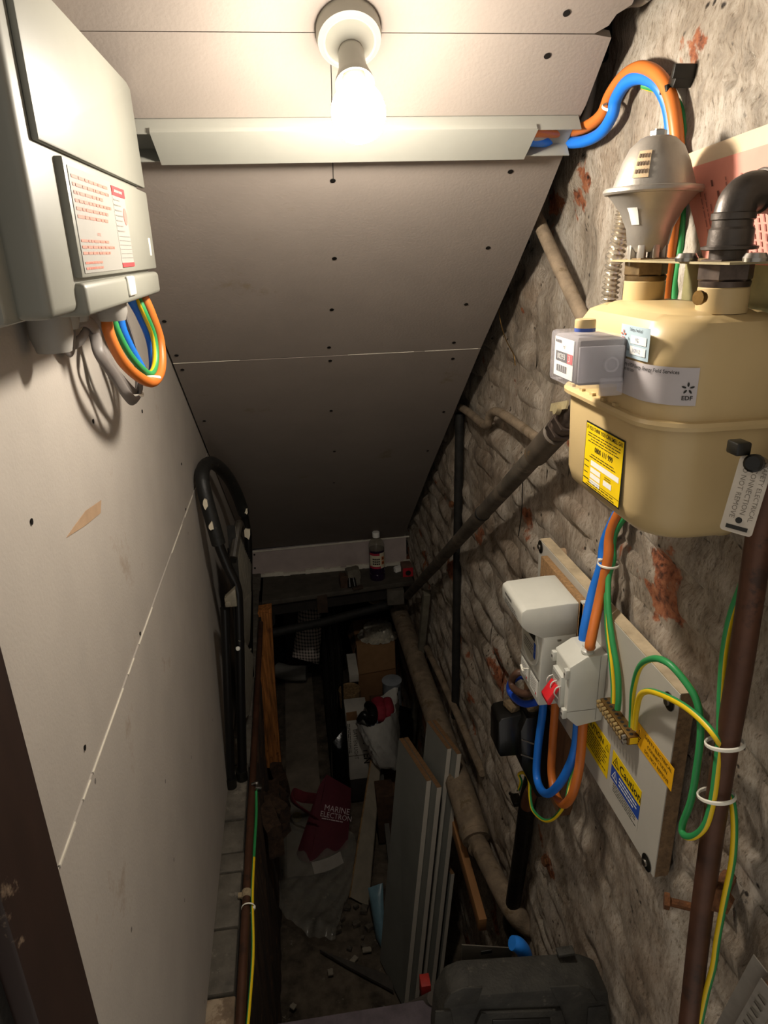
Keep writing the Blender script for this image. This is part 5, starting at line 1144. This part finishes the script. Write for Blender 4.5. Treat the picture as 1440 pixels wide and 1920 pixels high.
for A0, B0 in zip(rings[:-1], rings[1:]):
    for k in range(56): mb.bm.faces.new((A0[k], A0[(k+1) % 56], B0[(k+1) % 56], B0[k]))
mb.bm.faces.new(rings[-1]); mb.build('foil_shell', mat('crinkled_foil', '#d8d0bc', .35, metal=.35, var=.2, scale=60, bump=.6, bscale=70), ft, smooth=60)
pt = thing('cooking_pot', (.36, 3.5, -2.1), 'dark pot with a cream lid behind the foil tray', 'pot')
MB().lathe([(0, 0), (.06, 0), (.062, .14), (0, .14)], (.40, 3.42, -1.97), (0, 0, 1), 28).build('pot_body', M_BLK2, pt); MB().lathe([(0, .14), (.064, .14), (.064, .15), (.05, .153), (.048, .15), (0, .151)], (.40, 3.42, -1.97), (0, 0, 1), 28).build('pot_lid', mat('cream_lid', '#b09a74', .6, var=.1), pt)
tag(MB().bb(.30, .46, 3.37, 3.55, FZ+.02, -1.97, bev=.004).build('grey_carton', mat('grey_carton_paper', '#6d6357', .85, var=.1)), 'grey carton carrying the pot at the far right', 'box')
tag(MB().tube([PY(665, 1200, 3.35), PY(672, 1172, 3.35), PY(685, 1162, 3.33), PY(697, 1172, 3.3)], .010, 10).build('black_hose', M_BLACK), 'black hose arching behind the cardboard box', 'hose')
tag(MB().tube([PY(699, 1162, 3.26), PY(703, 1172, 3.24), PY(704, 1185, 3.22)], [.012, .016, .012], 10).build('peach_tube', mat('peach_plastic', '#b58a66', .6, var=.1)), 'short peach tube end beside the foil tray', 'tube')
# narrow white carton, tin of paint, bag
tag(MB().beam(PY(658, 1232, 2.95), PY(664, 1272, 2.80), .045, .045, bev=.001).build('white_carton', mat('dusty_white_carton', '#b8b2a6', .8, var=.1)), 'narrow white carton lying beside the cardboard box', 'box')
pcn = PY(736, 1326, 2.86); pc_ = thing('paint_tin', pcn, 'grey blue paint tin with a dirty lid beside the cardboard box', 'paint tin')
M_TIN = mat('pale_tin_label', '#a6abb0', .45, var=.15, scale=20)
MB().lathe([(0, 0), (.048, 0), (.048, .004), (.0465, .006), (.0465, .150), (.049, .154), (.049, .160), (.045, .162)], pcn, (0, 0, 1), 30).build('tin', M_TIN, pc_)
MB().lathe([(.045, .160), (.041, .158), (.040, .154), (.034, .154), (.032, .157), (0, .157)], pcn, (0, 0, 1), 30).build('lid', mat('dirty_tin_lid', '#6a6a66', .5, metal=.3, var=.3, scale=40), pc_)
mb = MB()
for k in range(4): 
    a = math.radians(-75+k*9); mb.grid(lambda u, v: pcn+V3((.0473*math.cos(a+u*.1), .0473*math.sin(a+u*.1), .118+.022*v)), 2, 2)
mb.build('tin_print', M_INK, pc_)
tag(MB().bb(.28, .44, 2.74, 2.98, FZ+.02, pcn.z-.001, bev=.004).build('lower_carton', M_CARD2), 'dark carton under the paint tin', 'box')
# white sack with clothes
sb_c = PY(712, 1440, 2.52); 
sk = thing('white_sack', V3((.30, 2.50, -2.30)), 'white woven sack with red and black cloth spilling from the top', 'sack')
secs = []
top = [PY(668, 1352, 2.42), PY(690, 1322, 2.56), PY(742, 1290, 2.62), PY(741, 1330, 2.45), PY(718, 1352, 2.36), PY(690, 1362, 2.34)]
bot = [PY(700, 1425, 2.42), PY(705, 1425, 2.56), PY(748, 1425, 2.56), PY(752, 1430, 2.48), PY(745, 1442, 2.40), PY(712, 1440, 2.38)]
mid = [a*.45+b*.55+V3((-.004, -.02, 0)) for a, b in zip(top, bot)]
def ringspl(P, n=40):
    out = []; m = len(P)
    for i in range(n):
        t = i*m/n; k = int(t); t -= k; p0, p1, p2, p3 = P[(k-1) % m], P[k % m], P[(k+1) % m], P[(k+2) % m]
        out.append(.5*((2*p1)+(p2-p0)*t+(2*p0-5*p1+4*p2-p3)*t*t+(3*p1-p0-3*p2+p3)*t**3))
    return out
RT, RM, RBt = ringspl(top), ringspl(mid), ringspl(bot)
mb = MB(); rings = []; rs = random.Random(6)
for v in range(11):
    t = v/10
    ring = []
    for k in range(40):
        p = RT[k]*(1-t)**2+RM[k]*2*t*(1-t)+RBt[k]*t*t; c_ = (top[0]+top[3])*.5
        ring.append(mb.bm.verts.new(p+V3((.006*math.sin(k*1.9+v*1.3), .006*math.cos(k*2.3+v*2.1), .004*math.sin(k*1.1)))))
    rings.append(ring)
for A0, B0 in zip(rings[:-1], rings[1:]):
    for k in range(40): mb.bm.faces.new((A0[k], A0[(k+1) % 40], B0[(k+1) % 40], B0[k]))
mb.bm.faces.new(rings[-1])
mb.build('sack_cloth', mat('white_woven_plastic', '#c9c6bd', .5, var=.12, scale=18, bump=.4, bscale=60), sk, smooth=80)
def clump(pts, r, m, nm): MB().tube(pts, r, 12).build(nm, m, sk, smooth=80)
clump([PY(708, 1315, 2.52), PY(712, 1335, 2.46), PY(716, 1352, 2.42)], [.03, .038, .02], mat('red_cloth', '#8e2231', .8, var=.2), 'red_cloth')
clump([PY(726, 1312, 2.52), PY(727, 1330, 2.47), PY(722, 1345, 2.44)], [.02, .03, .02], mat('red_cloth', '#7c1a26'), 'red_cloth')
clump([PY(690, 1322, 2.50), PY(698, 1332, 2.45), PY(698, 1350, 2.40), PY(685, 1345, 2.38)], [.02, .024, .02, .014], M_BLACK, 'black_cloth')
clump([PY(672, 1350, 2.40), PY(682, 1340, 2.38), PY(690, 1346, 2.37)], [.01, .016, .01], M_BLACK, 'black_strap')
clump([PY(690, 1350, 2.44), PY(702, 1356, 2.40)], [.018, .02], mat('pale_blue_cloth', '#79828c', .8), 'blue_cloth')
tag(MB().bb(.27, .41, 2.40, 2.66, FZ+.02, -2.285, bev=.01).build('brown_carton', M_CARD2), 'low brown carton under the white sack', 'box')
mb = MB(); pillow(mb, PY(742, 1320, 2.55), PY(775, 1330, 2.6), PY(770, 1400, 2.5), PY(748, 1400, 2.5), .03); tag(mb.build('black_bin_bag', mat('black_polythene', '#0c0c0c', .2, var=.2, bump=.4, bscale=40), smooth=80), 'shiny black bin bag tucked right of the white sack', 'bag')
# TEN BY TEN carton standing on end
tt = thing('printed_carton', PY(668, 1462, 2.55), 'tall white carton with black TEN BY TEN print standing beside the racks', 'box')
x0, x1, yb, zt_, zb_ = PY(650, 1356, 2.52).x, PY(692, 1356, 2.52).x, 2.52, PY(668, 1350, 2.52).z, PY(668, 1461, 2.52).z
MB().bb(x0, x1, yb, yb+.16, zb_, zt_, bev=.0015).build('carton', mat('dusty_white_card', '#bdb7ab', .8, var=.12, scale=14), tt)
mb = MB(); mb.text('TEN BY TEN', (x1-.017, yb-.0004, (zt_+zb_)/2+.045), (0, 0, -1), (1, 0, 0), .046, 0, bold=.01); mb.text('BATTEN LIGHT', (x0+.034, yb-.0004, zt_-.13), (0, 0, -1), (1, 0, 0), .024, 0); mb.lines((x0+.012, yb-.0004, zt_-.10), (0, 0, -1), (1, 0, 0), .17, 2, .007, .003, 0, seed=3)
mb.build('carton_print', M_INK, tt)
MB().bb(x0-.002, x1+.002, yb-.001, yb, zb_+.13, zb_+.134).build('tape_crease', mat('tape_band2', '#6e675c', .6), tt)
MB().prism([(x0+.0, yb, zt_), (x0+.05, yb, zt_), (x0+.045, yb-.02, zt_+.06), (x0+.0, yb-.01, zt_+.05)], (0, .003, 0)).build('open_flap', M_CARD, tt)
tag(MB().bb(x0, x1+.02, yb+.0, yb+.2, FZ+.02, zb_-.001, bev=.004).build('dark_carton', mat('dark_crate', '#2b2520')), 'dark carton under the TEN BY TEN carton', 'box')
mb = MB(); pillow(mb, PY(622, 1395, 2.5), PY(650, 1360, 2.55), PY(655, 1500, 2.45), PY(625, 1500, 2.45), .04); tag(mb.build('black_bin_bag', mat('black_polythene', '#0c0c0c'), smooth=80), 'shiny black bin bag left of the TEN BY TEN carton', 'bag')
tag(MB().lathe([(0, 0), (.05, 0), (.052, .09), (.05, .092), (.045, .085), (0, .085)], PY(657, 1322, 2.75), (0, 0, 1), 24).build('tan_basket', mat('tan_wicker', '#8a6f4a', .85, var=.4, scale=90)), 'small round tan basket between the racks and the box', 'basket')
tag(MB().bb(.15, .235, 2.72, 2.90, FZ+.02, -2.13, bev=.004).build('green_crate', mat('olive_crate', '#3d3d33', .8, var=.2)), 'olive crate beneath the tan basket', 'crate')
# maroon bag
mg = thing('maroon_bag', PZ(600, 1610, FZ+.03), 'maroon canvas bag with white printed lettering slumped on the floor', 'bag')
M_MAR = mat('maroon_canvas', '#541823', .8, var=.12, scale=14, bump=.15, bscale=200)
Aq, Bq, Cq, Dq = PY(612, 1452, 2.42), PY(658, 1478, 2.42), PZ(652, 1590, FZ+.05), PZ(580, 1618, FZ+.05)
def mface(u, v): return (Aq*(1-u)+Bq*u)*(1-v)+(Dq*(1-u)+Cq*u)*v
nrm_ = (Bq-Aq).cross(Dq-Aq).normalized(); nrm_ = -nrm_ if nrm_.y > 0 else nrm_
mb = MB(); mb.grid(lambda u, v: mface(u, v)+nrm_*(.012*math.sin(math.pi*v)*math.sin(u*3.1)+.004*math.sin(v*7)), 14, 14)
mb.grid(lambda u, v: mface(u, v)-nrm_*(.09*math.sin(math.pi*min(1, v+.1))*math.sin(math.pi*u)), 14, 14)
mb.build('bag_front', M_MAR, mg, smooth=80)
ang = [PY(596, 1480, 2.38), PY(612, 1453, 2.42), PZ(580, 1618, FZ+.05), PZ(556, 1600, FZ+.05)]
mb = MB(); mb.grid(lambda u, v: (ang[0]*(1-u)+ang[1]*u)*(1-v)+(ang[3]*(1-u)+ang[2]*u)*v+V3((-.008, -.008, 0))*math.sin(math.pi*u), 8, 12); mb.build('bag_side', M_MAR, mg, smooth=80)
MB().tube([PY(590, 1497, 2.36), PY(570, 1495, 2.30), PY(548, 1488, 2.25), PY(552, 1505, 2.22), PY(575, 1522, 2.22), PY(592, 1535, 2.24)], .022, 10, flat=((0, 0, 1), 1.0, .18)).build('flap_strap', mat('maroon_strap', '#7d3038', .8, var=.15), mg, smooth=80)
tr2 = (mface(.95, .3)-mface(.15, .3)).normalized(); tu2 = (mface(.5, 0)-mface(.5, 1)).normalized(); tu2 = (tu2-tr2*tu2.dot(tr2)).normalized(); nf = tr2.cross(tu2)
mb = MB(); cM = mface(.52, .40)+nf*.016; mb.text('MARINE', cM, tr2, tu2, .034, 0); mb.text('ELECTRON', cM-tu2*.026, tr2, tu2, .030, 0); mb.lines(cM-tu2*.042, tr2, tu2, .13, 1, .004, .004, 0, seed=2)
mb.build('bag_print', mat('faded_white_print', '#c9b4b4', .8, var=.1), mg)
mb = MB(); mb.grid(lambda u, v: mface(.05+.75*u, 1.0)+V3((.01*v, -.05*v-.01*math.sin(u*3), -.012*v)), 8, 3); mb.build('white_base_panel', mat('dirty_white_panel', '#c9c1b6', .8, var=.1), mg)
tag(MB().lathe([(0, 0), (.022, 0), (.024, .012), (.018, .02), (0, .02)], PZ(557, 1535, FZ+.035), (0, 0, 1), 18).build('yellow_lid', mat('ochre_plastic', '#8f7a22', .6)), 'small yellow lid on the floor beside the maroon bag', 'lid')
# clear polythene sheeting lying on the floor
M_POLY = mat('clear_polythene', '#99958a', .16, alpha=.42, var=.1, spec=.8, bump=.5, bscale=26)
pa0, pa1, pa2, pa3 = PZ(512, 1490, FZ+.06), PZ(665, 1560, FZ+.06), PZ(640, 1770, FZ+.05), PZ(505, 1720, FZ+.06)
rp = np.random.default_rng(3)
def poly_s(u, v):
    p = (pa0*(1-u)+pa1*u)*(1-v)+(pa3*(1-u)+pa2*u)*v
    h = .05*math.exp(-((u-.1)/.16)**2)+.06*math.exp(-((v-.93)/.1)**2)*(.6+.4*math.sin(u*9))+.012*math.sin(u*17+v*9)*math.sin(v*13-u*4)+.006*math.sin(u*41+v*23)
    return p+V3((.02*math.sin(v*5), .02*math.sin(u*6), max(-.02, h)))
tag(MB().grid(poly_s, 44, 44).build('polythene_sheet', M_POLY, smooth=180), 'crumpled clear polythene sheet on the cellar floor', 'plastic sheet')
tag(pillow(MB(), PZ(690, 1665, FZ+.16), PZ(718, 1655, FZ+.18), PZ(722, 1790, FZ+.02), PZ(705, 1760, FZ+.02), .02).build('blue_bag', mat('pale_blue_polythene', '#6d8f9c', .35, var=.15, bump=.3, bscale=50), smooth=80), 'pale blue plastic bag behind the large grey board', 'bag')
# rubble and scraps on the floor
rr5 = random.Random(9)
for k in range(16):
    q = (rr5.uniform(630, 720), rr5.uniform(1690, 1800)); p = PZ(*q, FZ+.012); s_ = rr5.uniform(.008, .022)
    mb = MB(); crump(mb, p-V3((0, 0, .004)), s_*1.6, s_*1.2, s_, 60+k, rr5.random()*3); tag(mb.build('floor_rubble', mat('grey_rubble', '#5f574b', .9, var=.4, scale=50)), 'small grey stone of the rubble on the cellar floor', 'rubble', 'stones on the cellar floor')
for k, q in enumerate(((688, 1782), (664, 1800), (620, 1824), (550, 1888))):
    p = PZ(*q, FZ+.02); mb = MB(); crump(mb, p, .03-.004*k, .018, .006, 90+k, k*.8)
    tag(mb.build('plaster_chip', mat('pale_plaster_chip', '#8f8676', .9, var=.1)), ['largest pale plaster chip on the cellar floor', 'white plaster chip near the foot of the grey board', 'pale chip at the middle of the dark floor', 'small pale chip near the step edge'][k], 'plaster chip')
tag(MB().prism([PZ(600, 1785, FZ+.02), PZ(735, 1835, FZ+.02), PZ(738, 1862, FZ+.02), PZ(650, 1815, FZ+.02)], (0, 0, .012)).build('slate_scrap', mat('dark_slate', '#4a443d', .8, var=.2)), 'flat dark slate lying on the cellar floor', 'slate')
# ---- boards leaning on the right
M_GBOARD = mat('grey_green_board', '#82827a', .75, var=.08, scale=6); M_GEDGE = mat('pale_board_edge', '#c4bdaf', .7, var=.06); M_CORE = mat('board_core', '#7a5a3a', .85, var=.2, scale=120)
FT, NT, NB_, FB = PZ(748, 1385, -1.52), PZ(800, 1465, -1.52), PZ(757, 1890, FZ+.02), PZ(712, 1800, FZ+.02)
bn = (NT-FT).cross(NB_-FT).normalized(); bn = bn if bn.x > 0 else -bn
def plank(name, off, du, t, label, top=0., m_=M_GBOARD, far=0., cat='board', group=None):
    o = thing(name, NB_+bn*off, label, cat, group); dn = (NB_-NT).normalized(); dh = (NT-FT).normalized()
    P4 = [FT-dn*top+dh*far+bn*off, NT-dn*top+bn*off+dh*du, NB_+bn*off+dh*du, FB+bn*off+dh*far]
    MB().prism(P4, bn*t).build('face', m_, o)
    e = MB(); e.prism([P4[1]+dh*.0004, P4[2]+dh*.0004, P4[2]+bn*t+dh*.0004, P4[1]+bn*t+dh*.0004], dh*.0008); e.build('edge_strip', M_GEDGE, o)
    e = MB(); e.prism([P4[0], P4[1], P4[1]+bn*t, P4[0]+bn*t], -dn*.0008); e.build('cut_end', M_CORE, o)
    return o
plank('grey_board', 0, 0, .015, 'large grey board leaning in front of the other boards')
plank('grey_board', .018, .035, .015, 'second grey board leaning just behind the largest one', .0)
plank('grey_board', .060, .0, .014, 'third grey board with brown cut end standing taller behind', .10, far=.07)
plank('grey_board', .078, .03, .014, 'rearmost grey board beside the wall with brown cut end', .10, far=.07)
plank('grey_board', .112, .02, .012, 'thin dark board standing nearest the brick wall', -.35, far=.05)
# narrow plywood board in the middle
nb_ = thing('plywood_board', PZ(670, 1695, FZ+.02), 'narrow plywood board leaning in the middle of the cellar', 'board')
q4 = [PY(697, 1425, 2.42), PY(714, 1422, 2.46), PZ(690, 1700, FZ+.02), PZ(657, 1682, FZ+.02)]
MB().prism(q4, (.006, .012, .002)).build('face', mat('grey_plywood', '#847b6a', .8, var=.15, scale=20, stretch=(1, 1, .2)), nb_)
MB().prism([q4[0], q4[3], q4[3]+V3((-.006, -.003, 0)), q4[0]+V3((-.006, -.003, 0))], (.0, .010, 0)).build('ply_edge', mat('ply_edge', '#8a6d48', .8, var=.3, scale=60), nb_)
tag(MB().beam(PY(712, 1425, 2.5), PZ(735, 1640, FZ+.02), .02, .02).build('metal_bar', mat('dark_steel', '#3a362f', .5, metal=.4)), 'thin dark metal leg behind the plywood board', 'metal bar')
tag(MB().bb(.225, .30, 2.26, 2.36, FZ+.02, -2.13, bev=.003).build('wooden_block', mat('brown_timber_block', '#4a3524', .85, var=.3, scale=30)), 'brown timber block behind the large grey boards', 'timber')
# timber batten, struts on the right wall
tag(MB().beam(PX(797, 1345, .405), PX(905, 1735, .405), .022, .05, up=(0, .15, 1), bev=.002).build('pine_batten', mat('orange_pine', '#a07144', .8, var=.25, scale=14, stretch=(1, .15, 1))), 'orange pine batten along the wall below the wide pipe', 'batten')
tag(MB().beam(PX(800, 1112, .45), PX(772, 1390, .44), .03, .025, up=(1, 0, 0), bev=.002).build('wall_post', mat('grey_post', '#6b6556', .85, var=.25, scale=20)), 'grey brown post standing from the floor to the shelf bracket', 'post')
tag(MB().beam(PX(752, 1215, .43), PX(783, 1300, .42), .02, .06, up=(0, .4, 1), bev=.002).build('brown_board', mat('brown_board_wood', '#51392a', .85, var=.25)), 'short brown board behind the post on the right', 'board')
# ================================================================== BLACK TOOL CASE on the step
tc = thing('tool_case', (.33, .80, -1.50), 'dusty black plastic tool case standing on the step at the bottom right', 'tool case')
M_CASE = mat('dusty_black_case', '#33312b', .72, var=.35, scale=26, bump=.35, bscale=200, col3='#4b473f', thr3=.64, scale3=40)
yf, yk = .745, .81
def cs(px, py, Y=yf): p = PY(px, py, Y); return (p.x, p.z)
out2 = [cs(806, 1900, yk), cs(812, 1842, yk), cs(832, 1808, yk), cs(860, 1797, yk), cs(1040, 1786, yk), cs(1085, 1785, yk), cs(1112, 1795, yk), cs(1140, 1835, yk), cs(1158, 1880, yk), cs(1166, 1930, yk)]
out2 = [(min(x, .462), z) for x, z in out2]; xr, xl = .464, out2[0][0]
loop_ = [(x, yf, z) for x, z in out2]+[(xr, yf, -1.495), (xl, yf, -1.495)]
mb = MB(); mb.prism(loop_, (0, yk-yf, 0), bev=.007); mb.build('shell', M_CASE, tc)
def panel(pts, t=.008, nm='moulded_panel', m_=M_CASE):
    mb = MB(); mb.prism([(x, yf+.001, z) for x, z in [cs(*q) for q in pts]], (0, -t, 0), bev=.0012); return mb.build(nm, m_, tc)
panel([(832, 1880), (845, 1860), (868, 1850), (905, 1848), (894, 1878), (832, 1888)], .004)
panel([(1030, 1848), (1085, 1846), (1105, 1855), (1120, 1878), (1046, 1880)], .004)
panel([(890, 1915), (900, 1893), (1050, 1887), (1070, 1950), (885, 1955)])
panel([(816, 1895), (845, 1894), (856, 1950), (812, 1950)], .003)
panel([(1102, 1888), (1135, 1884), (1150, 1940), (1098, 1945)], .003)
pl_ = panel([(921, 1903), (1028, 1899), (1030, 1950), (921, 1955)], .011, 'badge_plate', mat('badge_black', '#191815', .5))
p = PY(975, 1922, yf); MB().text('GUILD', (p.x+.002, yf-.0105, p.z+.002), (1, 0, -.02), (0, 0, 1), .026, 0, bold=.03).build('badge_lettering', M_WHITE, tc)
mb = MB(); p0 = PY(1060, 1784, .80); mb.box(p0, (.03, .016, .007), None, .002); mb.build('latch', M_CASE, tc)
# saw blade and blue handle tucked behind the case
sw = thing('hand_saw', (.30, .84, -1.10), 'grey metal saw with a slot standing behind the tool case', 'saw')
a, b = PY(866, 1772, .84), PY(960, 1778, .84)
mb = MB(); mb.prism([a, b, b+V3((0, 0, -.25)), a+V3((0, 0, -.25))], (0, .002, 0)); mb.build('blade', mat('dull_blade', '#6b655a', .5, metal=.4, var=.2), sw)
p = PY(912, 1785, .839); mb = MB(); mb.box(p, (.020, .002, .008), None, .0008); mb.build('slot', M_INK, sw)
tag(MB().tube([PY(960, 1768, .836), PY(972, 1772, .836), PY(984, 1790, .836), PY(990, 1830, .836), V3((.335, .836, -1.28))], [.012, .0135, .013, .012, .012], 14).build('blue_crowbar', mat('bright_blue_plastic', '#1f6fc4', .4, var=.04)), 'bright blue curved bar poking up behind the tool case', 'crowbar')
rdx = PY(797, 1840, 1.08); tag(MB().box(V3((rdx.x, 1.08, rdx.z-.02)), (.022, .03, .05), None, .001).build('red_carton', mat('red_white_carton', '#a62b22', .6, var=.2)), 'tiny red carton left of the tool case', 'box')
tag(MB().tube([PY(760, 1895, 1.03), PY(785, 1885, 1.02), PY(812, 1872, .99)], .014, 12).build('grey_tube', mat('grey_tube_dusty', '#4d463f', .8, var=.2)), 'short grey tube lying left of the tool case', 'tube')
